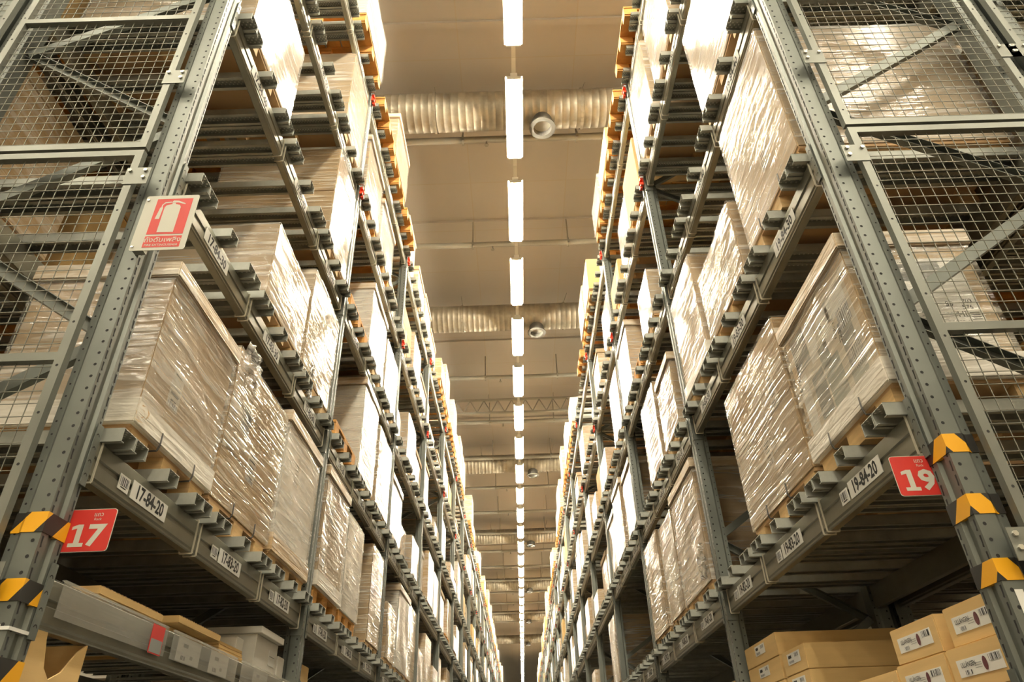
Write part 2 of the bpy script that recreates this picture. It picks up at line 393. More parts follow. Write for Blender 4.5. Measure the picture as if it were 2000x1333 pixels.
# ------------------------------------------------------------------ ceiling services
def duct(y, i):
    r = thing('ventilation_duct', 'round spiral metal duct crossing above the lamps, %s from the near end' % ORD[i], 'duct', (0, y, 10.55), 'ventilation ducts')
    mb = MB(); n = 20; prof = []
    xs = [-13.9]
    x = -13.9
    while x < 13.8: x += 0.115; prof.append(x)
    rings = []
    for a in prof: rings += [(a - 0.006, 0.3), (a - 0.002, 0.3035), (a + 0.002, 0.3035), (a + 0.006, 0.3)]
    base = 0; im = mb.mi(DUCT)
    for (xx, rr) in rings:
        for k in range(n):
            th = 6.28318 * k / n; mb.v.append((xx, rr * math.cos(th), rr * math.sin(th)))
    for j in range(len(rings) - 1):
        for k in range(n):
            mb.f.append((j * n + k, j * n + (k + 1) % n, (j + 1) * n + (k + 1) % n, (j + 1) * n + k)); mb.m.append(im)
    mb.build('spiral_tube', r, recalc=True, smooth=True)
    mb = MB()
    for xx in (-1.05, 1.25):
        for k in range(24):
            a0, a1 = 6.28318 * k / 24, 6.28318 * (k + 1) / 24
            mb.face([(xx - 0.02, 0.318 * math.cos(a0), 0.318 * math.sin(a0)), (xx + 0.02, 0.318 * math.cos(a0), 0.318 * math.sin(a0)), (xx + 0.02, 0.318 * math.cos(a1), 0.318 * math.sin(a1)), (xx - 0.02, 0.318 * math.cos(a1), 0.318 * math.sin(a1))], DUCT)
        mb.tube((xx, 0, 0.3), (xx + (0.12 if xx > 0 else -0.04), 0.0, 0.65), 0.006, PIPE, 6)
    mb.build('hanger', r)
    s = MB(); s.tube((0.62, 0, -0.2), (0.62, 0, -0.42), 0.165, SPOUTM, 24, caps=False)
    for k in range(24):
        a0, a1 = 6.28318 * k / 24, 6.28318 * (k + 1) / 24
        def P(rr, a, z): return (0.62 + rr * math.cos(a), rr * math.sin(a), z)
        for (ra, za, rb, zb) in ((0.165, -0.4, 0.205, -0.42), (0.205, -0.42, 0.205, -0.445), (0.205, -0.445, 0.14, -0.445), (0.14, -0.445, 0.13, -0.34)):
            s.face([P(ra, a0, za), P(ra, a1, za), P(rb, a1, zb), P(rb, a0, zb)], SPOUTM)
    sp = s.build('outlet', r, smooth=True)
    gmb = MB(); gmb.tube((0.62, 0, -0.36), (0.62, 0, -0.35), 0.135, PIPE, 24); gmb.build('damper', sp)
for i, y in enumerate((7.1, 12.8, 21.2, 29.0, 37.2, 45.1, 53.2)): duct(y, i)
np_ = 0
for i in range(16):
    y = 7.66 + 2.61 * i
    if min(abs(y - q) for q in (7.1, 12.8, 21.2, 29.0, 37.2, 45.1)) < 0.4: continue
    r = thing('sprinkler_pipe', 'grey sprinkler pipe under the ceiling, %s from the near end' % ORD[np_], 'pipe', (0, y, 10.55), 'sprinkler pipes'); np_ += 1
    mb = MB(); mb.tube((-13.9, 0, -0.0), (13.9, 0, 0.0), 0.055, PIPE, 10); mb.build('pipe', r, smooth=True)
    for xx in (-0.66, 1.22):
        mb = MB(); mb.box(xx - 0.012, xx + 0.012, -0.012, 0.012, 0.04, 0.65, PIPE); mb.box(xx - 0.016, xx + 0.016, -0.066, 0.066, -0.066, -0.05, PIPE); mb.box(xx - 0.016, xx + 0.016, -0.066, -0.054, -0.066, 0.06, PIPE); mb.box(xx - 0.016, xx + 0.016, 0.054, 0.066, -0.066, 0.06, PIPE); mb.box(xx - 0.016, xx + 0.016, -0.066, 0.066, 0.05, 0.062, PIPE)
        mb.build('hanger', r)
    mb = MB(); mb.tube((-0.27, 0, -0.05), (-0.27, 0, -0.13), 0.014, PIPE, 8); mb.tube((-0.27, 0, -0.13), (-0.27, 0, -0.14), 0.035, PIPE, 10); mb.build('sprinkler_head', r)
r = thing('lattice_girder', 'dark zigzag lattice girder crossing under the ceiling between two ducts', 'girder', (0, 17.6, 10.6))
mb = MB(); mb.bar((-13.9, 0, 0.42), (13.9, 0, 0.42), 0.07, 0.05, PIPE); mb.bar((-13.9, 0, 0.0), (13.9, 0, 0.0), 0.07, 0.05, PIPE); mb.build('chord', r)
mb = MB()
for xx in (-6, -0.66, 1.22, 6): mb.tube((xx, 0, 0.4), (xx, 0, 0.6), 0.008, PIPE, 6)
mb.build('hanger', r)
mb = MB()
x = -13.8; up = True
while x < 13.7:
    mb.bar((x, 0, 0.02 if up else 0.4), (x + 0.2, 0, 0.4 if up else 0.02), 0.025, 0.025, PIPE); x += 0.2; up = not up
mb.build('lattice', r)
# ceiling purlin battens (shallow pressed ribs on the panels)
for i, y in enumerate((6.0, 10.3, 14.7, 19.1, 23.5, 27.9, 32.3, 36.7, 41.1)):
    mb = MB(); mb.box(-13.9, 13.9, y - 0.05, y + 0.05, 11.15, 11.2, CEIL); struct(mb.build('trim_%d' % (i + 1)))

# ------------------------------------------------------------------ rack frames
FH = 8.72
def upright_prof():
    # plan of a rolled upright, front (aisle) at x = -0.02, depth 0.10, width 0.12; a groove runs down the front
    return [(-0.02, -0.06), (-0.02, -0.022), (-0.008, -0.014), (-0.008, 0.014), (-0.02, 0.022), (-0.02, 0.06), (0.045, 0.06), (0.058, 0.05), (0.085, 0.05), (0.085, -0.05), (0.058, -0.05), (0.045, -0.06)]
def make_upright(d0, flip, holes, z0=0.012, z1=FH):
    mb = MB(); sgn = -1 if flip else 1
    pr = upright_prof()
    mb.prism(pr if not flip else [(0.065 - a, b) for a, b in pr][::-1], z0, z1, lambda a, b, t: (d0 + a, b, t), UPR)
    if holes:
        fx = d0 - 0.0207 if not flip else d0 + 0.0857
        z = 0.15; k = 0
        while z < z1 - 0.1:
            if z > 1.6:
                for yy in (-0.047, 0.047):   # teardrop slots on the front
                    s = 0.0045
                    mb.face([(fx, yy - s, z + 0.018), (fx, yy + s, z + 0.018), (fx, yy + s * 0.9, z - 0.006), (fx, yy + s * 1.6, z - 0.016), (fx, yy - s * 0.2, z - 0.02)], HOLE)
                for yy, xx in ((-0.0607, 0.0), (-0.0507, 0.072)):   # round holes on the side
                    if k % 1 == 0:
                        cz = z + (0.0 if xx == 0 else 0.025)
                        X0 = d0 + (xx if not flip else 0.065 - xx); r = 0.0062 if xx == 0 else 0.004
                        mb.face([(X0 + r * math.cos(6.283 * q / 8), yy, cz + r * math.sin(6.283 * q / 8)) for q in range(8)], HOLE)
            z += 0.05; k += 1
    return mb
_me = {}
def me_of(key, fn, name, **kw):
    if key not in _me:
        o = fn().build(name, **kw); _me[key] = o.data; bpy.data.objects.remove(o)
    return _me[key]
def braces(holes):
    out = []
    zf = [0.61 + 1.22 * k for k in range(8)]   # nodes at the front upright
    for k, z in enumerate(zf):
        if z > FH: break
        for dz in (0.63, -0.6):
            z2 = z + dz
            if 0.1 < z2 < FH - 0.05: out.append(((0.06, z + (0.03 if dz > 0 else -0.03)), (DEPTH - 0.08, z2)))
    return out
def upright_frame(u, s, x_front=None, lab=None, holes=True, grp=None):
    loc = (XF[s] if x_front is None else x_front, YU + BAY * u, 0)
    r = thing('upright_frame', lab or 'grey steel upright frame of the %s, %s frame from the near end' % (RK[s], ORD[u]), 'rack frame', loc, grp or 'upright frames of the %s' % RK[s], math.pi if s < 0 else 0)
    dtl = holes and u < 3
    # the punched side must face the camera (local -y); a rotated frame has it at +y, so mirror it there
    def mk(d0, flip):
        m = make_upright(d0, flip, dtl)
        if s < 0: m.v = [(a, -b, c) for a, b, c in m.v]
        return m
    link('upright', me_of(('u', 0, dtl, s), lambda: mk(0.0, False), 'upright'), r)
    link('upright', me_of(('u', 1, dtl, s), lambda: mk(DEPTH - 0.045, True), 'upright'), r)
    if u < 6:
        for i, ((d0, z0), (d1, z1)) in enumerate(braces(dtl)):
            def br():
                m = MB(); p0, p1 = Vector((d0, 0, z0)), Vector((d1, 0, z1)); dv = (p1 - p0).normalized(); nv = Vector((-dv.z, 0, dv.x)); Ln = (p1 - p0).length
                op = 1 if i % 2 else -1      # which way the channel opens
                def F(a, b, t): q = p0 + dv * t + nv * a; return (q.x, b, q.z)
                for (na, nb, ya, yb) in ((-0.026, 0.026, 0.0, 0.003), (-0.026, -0.023, 0.003, 0.032), (0.023, 0.026, 0.003, 0.032)):
                    ys = sorted((op * (ya - 0.016), op * (yb - 0.016)))
                    m.prism([(na, ys[0]), (nb, ys[0]), (nb, ys[1]), (na, ys[1])], 0, Ln, F, UPR)
                return m
            link('brace', me_of(('b', i), br, 'brace'), r)
    def feet():
        m = MB(); m.box(-0.05, 0.12, -0.09, 0.09, 0, 0.012, UPR); m.box(DEPTH - 0.09, DEPTH + 0.08, -0.09, 0.09, 0, 0.012, UPR); return m
    if u == 0: link('foot_plate', me_of('feet', feet, 'foot_plate'), r)
    return r
FR = {}
for s in (-1, 1):
    for u in range(0, 22): FR[s, u] = upright_frame(u, s)
# extras of the two end frames: hazard tape, white tag, cable tie
for s, zs in ((-1, (2.31, 2.10, 1.88)), (1, (2.475, 2.265, 2.06))):
    for z in zs:
        mb = MB()
        pr = [(-0.0225, -0.0625), (-0.0225, 0.0625), (0.047, 0.0625), (0.06, 0.0525), (0.087, 0.0525), (0.087, -0.0525), (0.06, -0.0525), (0.047, -0.0625)]
        mb.prism(pr, z - 0.033, z + 0.033, lambda a, b, t: (a, b, t), HAZ)
        o = mb.build('hazard_tape', FR[s, 0]); o['label'] = 'black and yellow hazard tape'
    mb = MB(); yy = -0.0615 if s > 0 else 0.0615
    mb.box(0.005, 0.03, min(yy, yy * 1.02), max(yy, yy * 1.02), 1.93, 2.0, PAPER); mb.build('tag', FR[s, 0])
mb = MB(); pr = [(-0.024, -0.064), (-0.024, 0.064), (0.05, 0.064), (0.09, 0.056), (0.09, -0.056), (0.05, -0.064)]
mb.prism(pr, 1.985, 1.995, lambda a, b, t: (a, b, t), ZIPTIE); o = mb.build('cable_tie', FR[-1, 0]); o['label'] = 'white cable tie'

# ------------------------------------------------------------------ beams
BL = BAY - 0.125
def beam_prof():
    return [(0.004, 0.075), (0.0, 0.071), (0.0, 0.016), (0.007, 0.011), (0.007, -0.004), (0.0, -0.009), (0.0, -0.055), (0.006, -0.062), (0.006, -0.071), (0.01, -0.075), (0.046, -0.075), (0.05, -0.071), (0.05, 0.071), (0.046, 0.075)]
def beam_mb():
    m = MB(); m.prism(beam_prof(), -BL / 2, BL / 2, lambda a, b, t: (a, t, b), BEAMM); return m
def conn_mb():
    m = MB()
    for e in (-1, 1):
        y0 = e * BL / 2
        m.box(-0.027, -0.0225, min(y0, y0 + e * 0.03) , max(y0, y0 + e * 0.03), -0.12, 0.11, UPR)
        m.box(-0.027, 0.05, min(y0 - e * 0.004, y0), max(y0 - e * 0.004, y0), -0.12, 0.11, UPR)
        for z in (-0.09, -0.04, 0.01, 0.06):
            yc = y0 + e * 0.016
            for q in range(4):
                a0, a1 = 0.4 + q * 0.6, 1.0 + q * 0.6
                m.face([(-0.0275, yc + 0.011 * math.cos(a0) * e, z + 0.015 * math.sin(a0)), (-0.0275, yc + 0.011 * math.cos(a1) * e, z + 0.015 * math.sin(a1)), (-0.0275, yc + 0.007 * math.cos(a1) * e, z + 0.011 * math.sin(a1)), (-0.0275, yc + 0.007 * math.cos(a0) * e, z + 0.011 * math.sin(a0))], HOLE)
    return m
def band_mb():
    m = MB()
    for a, b in (((-0.004, -0.079), (-0.004, 0.079)), ((-0.004, 0.079), (0.054, 0.079)), ((0.054, 0.079), (0.054, -0.079)), ((0.054, -0.079), (-0.004, -0.079))):
        m.bar((a[0], 0, a[1]), (b[0], 0, b[1]), 0.007, 0.005, BAND, up=(0, 1, 0))
    return m
def card_mb(code, side):
    # side +1: reads from far to near; -1 the frame is turned round, reads near to far: both run along local -y
    m = MB(); x = -0.0035
    m.box(x, -0.0005, -0.155, 0.155, -0.037, 0.037, PAPER)
    m.text(code, (x - 0.0006, 0, 0.0), (0, -1, 0), (0, 0, 1), 0.078, INK, 0.03, sx=0.86)
    return m
def rack_beam(s, u, l, rear=False, x0=None, z=None, lab=None, grp=None):
    zc = HB[l] if z is None else z
    xx = (XF[s] if x0 is None else x0) + (s * (DEPTH - 0.0) if rear else 0)
    face = (math.pi if s < 0 else 0) + (math.pi if rear else 0)
    r = thing('rack_beam', lab or 'steel %s beam of the %s, %s bay, %s' % ('rear' if rear else 'front', RK[s], ORD[u], LV[l]), 'rack beam', (xx, YU + BAY * (u + 0.5), zc), grp or 'beams of the %s' % RK[s], face)
    link('beam', me_of('beam', beam_mb, 'beam'), r)
    if not rear and u < 5:
        link('connector', me_of('conn', conn_mb, 'connector'), r)
        if l >= 3:
            for e in (-1, 1):
                mb = me_of('clip', lambda: clip_mb(), 'safety_clip')
                o = link('safety_clip', mb, r, (-0.03, e * (BL / 2 + 0.035), 0.03)); o['label'] = 'red safety clip'
    elif not rear and l >= 3:
        o = link('safety_clip', me_of('clip', lambda: clip_mb(), 'safety_clip'), r, (-0.03, BL / 2 + 0.035, 0.03)); o['label'] = 'red safety clip'
    if not rear and u < 3 and z is None:
        f = -1 if s < 0 else 1
        for y in (2.315, 3.205, 3.25, 4.135, 4.18, 5.0):
            link('rubber_band', me_of('band', band_mb, 'rubber_band'), r, (0, f * (y - YU - BAY / 2), 0))
        for k in range(3):
            code = '%d-%02d-%d' % (RN[s], 84 - u * 3 - k, (l + 2) * 10)
            y = f * (2.735 + 0.93 * k - YU - BAY / 2)
            o = card_mb(code, s).build('location_label', r, (0, y, 0), recalc=False); o['label'] = 'white location label'
            if l == 0:
                bm_ = MB(); bm_.box(-0.003, -0.0005, -0.04, 0.04, -0.03, 0.03, PAPER); bm_.box(-0.0036, -0.003, -0.032, 0.032, -0.012, 0.022, BARC); bm_.box(-0.0036, -0.003, -0.02, 0.02, -0.02, -0.016, INK)
                bm_.build('barcode_label', r, (0, y + 0.215, -0.004))
    return r
def clip_mb():
    m = MB(); m.box(-0.03, 0.0, -0.018, 0.018, 0.02, 0.05, ORANGE); m.box(-0.03, 0.0, -0.018, 0.018, -0.05, -0.02, ORANGE); m.box(-0.006, 0.0, -0.018, 0.018, -0.02, 0.02, ORANGE); return m
for s in (-1, 1):
    for l in range(5):
        for u in range(NB[l]):
            rack_beam(s, u, l)
            if u < (4, 5, 5, 6, 6)[l]: rack_beam(s, u, l, rear=True)

# ------------------------------------------------------------------ support bars
BW, BT = 0.094, 0.055
def bar_mb(L=DEPTH + 0.13):
    m = MB(); x0, x1 = -0.075, L - 0.075; t = 0.003
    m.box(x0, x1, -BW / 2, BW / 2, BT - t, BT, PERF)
    for e in (-1, 1):
        ya, yb = e * BW / 2, e * (BW / 2 - t)
        m.box(x0, x1, min(ya, yb), max(ya, yb), 0.0, BT, STEEL)
        yc = e * (BW / 2 - 0.02)
        m.box(x0, x1, min(ya, yc), max(ya, yc), 0.0, t, STEEL)
    return m
me_bar = me_of('bar', bar_mb, 'support_bar')
BAROFF = (0.08, 0.18, 0.47, 0.75, 0.85)
BARW = ('first', 'second', 'middle', 'fourth', 'last')
bars = []
for s in (-1, 1):
    for l in range(5):
        for i in range(NB[l] * 3):
            for k, o_ in enumerate(BAROFF):
                y = slot_y(i) + o_
                d = math.hypot(y, HB[l] - 1.5)
                vis = (l > 1 and i < 1) and 0 or 0
                bars.append((d if not (l >= 3 and i < 1) else d + 3, s, l, i, k, y))
bars.sort()
stuff = MB(); proto = bar_mb()
for n, (d, s, l, i, k, y) in enumerate(bars):
    z = HB[l] + 0.075
    if n < 300:
        o = link('support_bar', me_bar, None, (XF[s], y, z), math.pi if s < 0 else 0)
        tag(o, 'galvanised support bar, %s of its slot: %s, %s bay, %s, %s' % (BARW[k], RK[s], ORD[i // 3], LV[l], SLOT[i % 3]), 'support bar', 'pallet support bars of the %s' % RK[s])
    else:
        b = len(stuff.v)
        for (a, bb, c) in proto.v: stuff.v.append((XF[s] + s * a, y + bb, z + c))
        for f, mi_ in zip(proto.f, proto.m): stuff.f.append(tuple(b + q for q in f)); stuff.m.append(stuff.mi(proto.mats[mi_]))
o = stuff.build('support_bars', recalc=False)
tag(o, 'many small galvanised pallet support bars further down both racks', 'support bars', kind='stuff')

# ------------------------------------------------------------------ pallets
def paper_pallet_parts(W_, D_):
    deck = MB(); deck.box(0, D_, -W_ / 2, W_ / 2, 0.078, 0.094, KRAFT_D)
    feet = []
    for fx in (0.05, D_ / 2, D_ - 0.05):
        for fy in (-W_ / 2 + 0.09, 0, W_ / 2 - 0.09):
            m = MB(); m.box(fx - 0.05, fx + 0.05, fy - 0.07, fy + 0.07, 0, 0.078, BLOCK); feet.append(m)
    return deck, feet
def wood_pallet_parts(W_, D_):
    top = MB()
    n = 6
    for k in range(n):
        a = D_ * k / n + 0.004; top.box(a, a + D_ / n - 0.02, -W_ / 2, W_ / 2, 0.122, 0.144, WOOD)
    blocks = []
    for fy in (-W_ / 2 + 0.07, 0, W_ / 2 - 0.07):
        m = MB()
        for fx in (0.075, D_ / 2, D_ - 0.075): m.box(fx - 0.07, fx + 0.07, fy - 0.06, fy + 0.06, 0.02, 0.102, WOOD)
        m.box(0.004, D_ - 0.004, fy - 0.06, fy + 0.06, 0.102, 0.122, WOOD)
        m.box(0.004, D_ - 0.004, fy - 0.05, fy + 0.05, 0.0, 0.02, WOOD)
        blocks.append(m)
    return top, blocks
def pallet(s, xf, y0, y1, z, depth, kind, near, label, grp):
    W_ = round(y1 - y0, 2); key = (kind, W_, round(depth, 2))
    loc = (xf, (y0 + y1) / 2, z); rz = math.pi if s < 0 else 0
    deck, feet = (paper_pallet_parts if kind == 'paper' else wood_pallet_parts)(W_, depth)
    nm = 'paper_pallet' if kind == 'paper' else 'wooden_pallet'
    if near:
        r = thing(nm, label, 'pallet', loc, grp, rz)
        link('deck', me_of((key, 'd'), lambda: deck, 'deck'), r)
        for i, m in enumerate(feet): link('foot' if kind == 'paper' else 'runner', me_of((key, i), lambda: m, 'foot'), r)
        return r
    def allin():
        for m in feet:
            b = len(deck.v); deck.v += m.v
            for f, q in zip(m.f, m.m): deck.f.append(tuple(b + x for x in f)); deck.m.append(deck.mi(m.mats[q]))
        return deck
    o = link(nm, me_of((key, 'all'), allin, nm), None, loc, rz)
    return tag(o, label, 'pallet', grp)

# ------------------------------------------------------------------ wrapped loads
STY = {  # carton material, film material, far material, words
    'milky': (KRAFT, FILM_MILKY_GLARE, WR_M, 'kraft carton in milky glare-painted film'),
    'gold': (KRAFT, FILM_GOLD, WR_K, 'kraft carton in crinkled clear film'),
    'white': (WHITE, FILM_GLARE, WR_W, 'white carton in film'),
    'fwhite': (KRAFT_L, FILM_GLARE, WR_M, 'carton under shiny film with painted glare'),  # kraft under clear film, its white glare put into the film colour
    'plain': (TAN, None, TAN, 'plain tan carton'),
    'boxes': (WHITE, FILM_GOLD, WR_W, 'stack of pale boxes in film'),
    'collage': (KRAFT_L, FILM_GOLD, WR_M, 'carton with printed panels under clear film'),
}
def wavy_box(mb, x0, x1, y0, y1, z0, z1, mat, amp, seed, nx=5, ny=6, nz=7, sides='xXyY', top=False):
    """four walls (and top) as grids with slack, so film bulges a little"""
    im = mb.mi(mat)
    def grid(fn, a, b, nrm):
        n0 = len(mb.v)
        for i in range(a + 1):
            for j in range(b + 1):
                p = Vector(fn(i / a, j / b)); e = min(i / a, 1 - i / a, 0.15) / 0.15
                f = amp * (noise.noise(p * 3.1 + Vector((seed, seed * 0.7, 0)))) * e
                mb.v.append(tuple(p + Vector(nrm) * (f + 0.25 * amp)))
        for i in range(a):
            for j in range(b):
                q = n0 + i * (b + 1) + j
                mb.f.append((q, q + 1, q + b + 2, q + b + 1)); mb.m.append(im)
    if 'x' in sides: grid(lambda u, v: (x0, y0 + (y1 - y0) * u, z0 + (z1 - z0) * v), ny, nz, (-1, 0, 0))
    if 'X' in sides: grid(lambda u, v: (x1, y0 + (y1 - y0) * u, z0 + (z1 - z0) * v), ny, nz, (1, 0, 0))
    if 'y' in sides: grid(lambda u, v: (x0 + (x1 - x0) * u, y0, z0 + (z1 - z0) * v), nx, nz, (0, -1, 0))
    if 'Y' in sides: grid(lambda u, v: (x0 + (x1 - x0) * u, y1, z0 + (z1 - z0) * v), nx, nz, (0, 1, 0))
def paper_on(mb, x, y, z, w_, h_, mat, tilt=0.0, sgn=-1):
    c, sn = math.cos(tilt), math.sin(tilt)
    pts = [(-w_ / 2, -h_ / 2), (w_ / 2, -h_ / 2), (w_ / 2, h_ / 2), (-w_ / 2, h_ / 2)]
    mb.face([(x, y + a * c - b * sn, z + a * sn + b * c) for a, b in pts], mat)
def load(s, xf, y0, y1, z0, z1, depth, sty, near, label, grp, lid=False, tray=False, tiers=1, papers=1, seed=0):
    car, film, far, _ = STY[sty]
    loc = (xf, (y0 + y1) / 2, z0); rz = math.pi if s < 0 else 0
    W_, H_, D_ = y1 - y0, z1 - z0, depth
    R = random.Random(seed)
    if not near:
        mb = MB(); hl = 0.085 if lid else 0
        t = R.uniform(-0.015, 0.015)
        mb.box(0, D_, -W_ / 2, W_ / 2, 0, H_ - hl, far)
        if lid: mb.box(-0.014, D_ + 0.014, -W_ / 2 - 0.012, W_ / 2 + 0.012, H_ - hl, H_, KRAFT_L if sty != 'white' else WHITE)
        o = mb.build('wrapped_carton' if film else 'carton', None, loc, bevel=0.006, rotz=rz)
        return tag(o, label, 'carton', grp)
    r = thing('wrapped_carton' if film else 'carton', label, 'carton', loc, grp, rz)
    hl = 0.085 if lid else 0.0
    hb = H_ - hl - 0.001
    for k in range(tiers):
        mb = MB(); a = hb * k / tiers + (0.002 if k else 0); b = hb * (k + 1) / tiers
        mb.box(0.008, D_ - 0.008, -W_ / 2 + 0.008, W_ / 2 - 0.008, a, b - 0.001, car)
        mb.build('box', r, bevel=0.006)
    if sty == 'boxes':
        mb = MB()
        for q in range(1, 4): mb.box(0.006, D_, -W_ / 2 + 0.005, -W_ / 2 + 0.007, H_ * q / 4 - 0.003, H_ * q / 4 + 0.003, PAPER_G)
        mb.box(0.3, 0.304, -W_ / 2 + 0.005, -W_ / 2 + 0.007, 0, hb, PAPER_G); mb.build('seam', r)
    if film:
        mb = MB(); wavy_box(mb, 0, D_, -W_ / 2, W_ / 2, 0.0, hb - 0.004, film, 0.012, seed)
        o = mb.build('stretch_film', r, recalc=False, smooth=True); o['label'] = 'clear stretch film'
    if lid:
        mb = MB(); mb.box(-0.016, D_ + 0.016, -W_ / 2 - 0.014, W_ / 2 + 0.014, H_ - hl, H_, WR_M)
        o = mb.build('lid', r, bevel=0.006); o['label'] = 'pale cardboard lid'
    if tray:
        mb = MB(); tm = FILM_GLARE if sty != 'white' else KRAFT_L
        mb.box(-0.012, D_ + 0.012, -W_ / 2 - 0.012, W_ / 2 + 0.012, -0.004, 0.11, WR_W if sty != 'white' else WR_K)
        o = mb.build('base_tray', r, bevel=0.006); o['label'] = 'pale bottom tray'
    if papers:
        mb = MB()
        for k in range(papers):
            w_, h_ = R.uniform(0.1, 0.15), R.uniform(0.12, 0.2)
            y = R.uniform(-W_ / 2 + 0.15, W_ / 2 - 0.15); z = R.uniform(0.2, max(0.25, hb - 0.2))
            paper_on(mb, 0.0066, y, z, w_, h_, PAPER_K)
            for q in range(5): paper_on(mb, 0.0062, y, z + h_ * (0.38 - q * 0.17), w_ * R.uniform(0.45, 0.8), h_ * 0.05, INK)
            paper_on(mb, 0.0062, y, z - h_ * 0.4, w_ * 0.8, h_ * 0.12, BARC)
        mb.build('shipping_label', r, recalc=False)
    return r
def film_tail(parent, loc, size, seed, name='film_tail'):
    mb = MB(); n = 9
    R = random.Random(seed); im = mb.mi(FILM_TAIL)
    for i in range(n + 1):
        for j in range(n + 1):
            u, v = i / n - 0.5, j / n - 0.5
            p = Vector((0.03 * noise.noise(Vector((u * 6 + seed, v * 6, 1))) * 1.5, u * size[0] * (1 - 0.5 * abs(v)) + 0.04 * noise.noise(Vector((u * 4, v * 5 + seed, 3))), v * size[1] + 0.03 * noise.noise(Vector((u * 5, v * 5, seed)))))
            mb.v.append(tuple(p))
    for i in range(n):
        for j in range(n):
            q = i * (n + 1) + j; mb.f.append((q, q + 1, q + n + 2, q + n + 1)); mb.m.append(im)
    o = mb.build(name, parent, loc, recalc=False, smooth=True); o['label'] = 'loose crumpled film'
    return o
# near slots read from the photograph: y0, y1, top z, style, options
N = {}
N[-1, 0, 0] = (2.44, 3.21, 3.64, 'milky', dict(lid=True, tray=True, dep=0.64))
N[-1, 0, 1] = (3.24, 4.14, 3.70, 'gold', dict(tiers=3, papers=3))
N[-1, 0, 2] = (4.19, 5.00, 3.78, 'white', dict(lid=True, tray=True, papers=1))
N[-1, 0, 3] = (5.26, 6.04, 3.83, 'milky', dict(lid=True, tray=True, wood=True, papers=2))
N[-1, 0, 4] = (6.09, 6.76, 3.72, 'white', dict(wood=True, papers=1))
N[-1, 0, 5] = (7.25, 7.91, 3.78, 'gold', dict(tiers=2))
N[-1, 0, 6] = (8.3, 8.92, 3.42, 'gold', dict(papers=2))
N[-1, 0, 7] = (9.05, 10.0, 3.80, 'white', dict(lid=True, papers=1))
N[-1, 1, 0] = None
N[-1, 1, 1] = (3.40, 4.16, 4.79, 'milky', dict(papers=2))
N[-1, 1, 2] = (4.22, 5.02, 5.06, 'gold', dict(papers=2))
N[-1, 1, 3] = 'wood'
N[-1, 1, 4] = (6.22, 6.95, 5.22, 'boxes', dict(lid=True, papers=1))
N[-1, 1, 5] = (7.1, 7.9, 5.1, 'gold', dict())
N[-1, 2, 0] = (2.42, 3.20, 6.36, 'fwhite', dict(papers=1))
N[-1, 2, 1] = None
N[-1, 2, 2] = (4.36, 5.10, 6.63, 'gold', dict(tiers=2, papers=1))
N[-1, 2, 3] = 'wood'
N[-1, 2, 4] = (6.15, 7.0, 6.42, 'white', dict(lid=True, papers=1))
N[-1, 2, 5] = (7.1, 7.9, 6.3, 'fwhite', dict())
N[-1, 3, 0] = (2.35, 3.18, 7.6, 'fwhite', dict())
N[-1, 3, 1] = None
N[-1, 3, 2] = (4.36, 5.06, 8.1, 'fwhite', dict(papers=1))
N[-1, 3, 3] = (5.3, 6.1, 7.92, 'fwhite', dict(wood=True, lid=True, papers=1))
N[-1, 3, 4] = (6.2, 7.0, 7.8, 'white', dict(wood=True, lid=True, papers=1))
N[-1, 4, 0] = None
N[-1, 4, 1] = None
N[-1, 4, 2] = (4.16, 5.05, 9.3, 'white', dict(wood=True, out=0.13, papers=0))
N[-1, 4, 3] = 'woodout'
N[-1, 4, 4] = (6.1, 7.0, 9.3, 'fwhite', dict(wood=True, out=0.13, papers=0, lid=True))
N[1, 0, 0] = (2.31, 3.10, 3.57, 'collage', dict(lid=True, tray=True, papers=0, dep=0.56))
N[1, 0, 1] = (3.15, 4.18, 3.72, 'gold', dict(tiers=2, papers=2))
N[1, 0, 2] = None
N[1, 0, 3] = (5.3, 6.24, 3.80, 'milky', dict(lid=True, papers=2))
N[1, 0, 4] = (6.3, 6.95, 3.72, 'milky', dict(tiers=2))
N[1, 0, 5] = (7.1, 7.95, 3.78, 'gold', dict(tiers=2))
N[1, 1, 0] = (2.33, 3.15, 5.16, 'fwhite', dict(papers=1, tray=False))
N[1, 1, 1] = (3.30, 4.15, 4.76, 'milky', dict(papers=2))
N[1, 1, 2] = (4.27, 5.02, 5.13, 'fwhite', dict(papers=0, tray=True))
N[1, 1, 3] = (5.4, 6.05, 4.9, 'milky', dict(papers=1, lid=True))
N[1, 1, 4] = (6.2, 6.95, 5.05, 'milky', dict(tiers=2))
N[1, 2, 0] = (2.40, 3.28, 6.5, 'fwhite', dict(papers=0))
N[1, 2, 1] = None
N[1, 2, 2] = None
N[1, 2, 3] = (5.65, 6.24, 6.1, 'fwhite', dict(papers=0))
N[1, 2, 4] = 'wood'
N[1, 3, 0] = (2.35, 3.18, 7.9, 'fwhite', dict())
N[1, 3, 1] = (3.38, 4.12, 8.0, 'fwhite', dict(papers=1))
N[1, 3, 2] = (4.3, 5.02, 8.08, 'fwhite', dict(papers=1))
N[1, 3, 3] = (5.3, 6.1, 7.75, 'plain', dict(wood=True, papers=0))
N[1, 4, 0] = None
N[1, 4, 1] = None
N[1, 4, 2] = 'woodout'
N[1, 4, 3] = 'woodout'
N[1, 4, 4] = (6.1, 7.0, 8.9, 'plain', dict(wood=True, out=0.12, papers=0))
LOADS = {}
far_stuff = 0
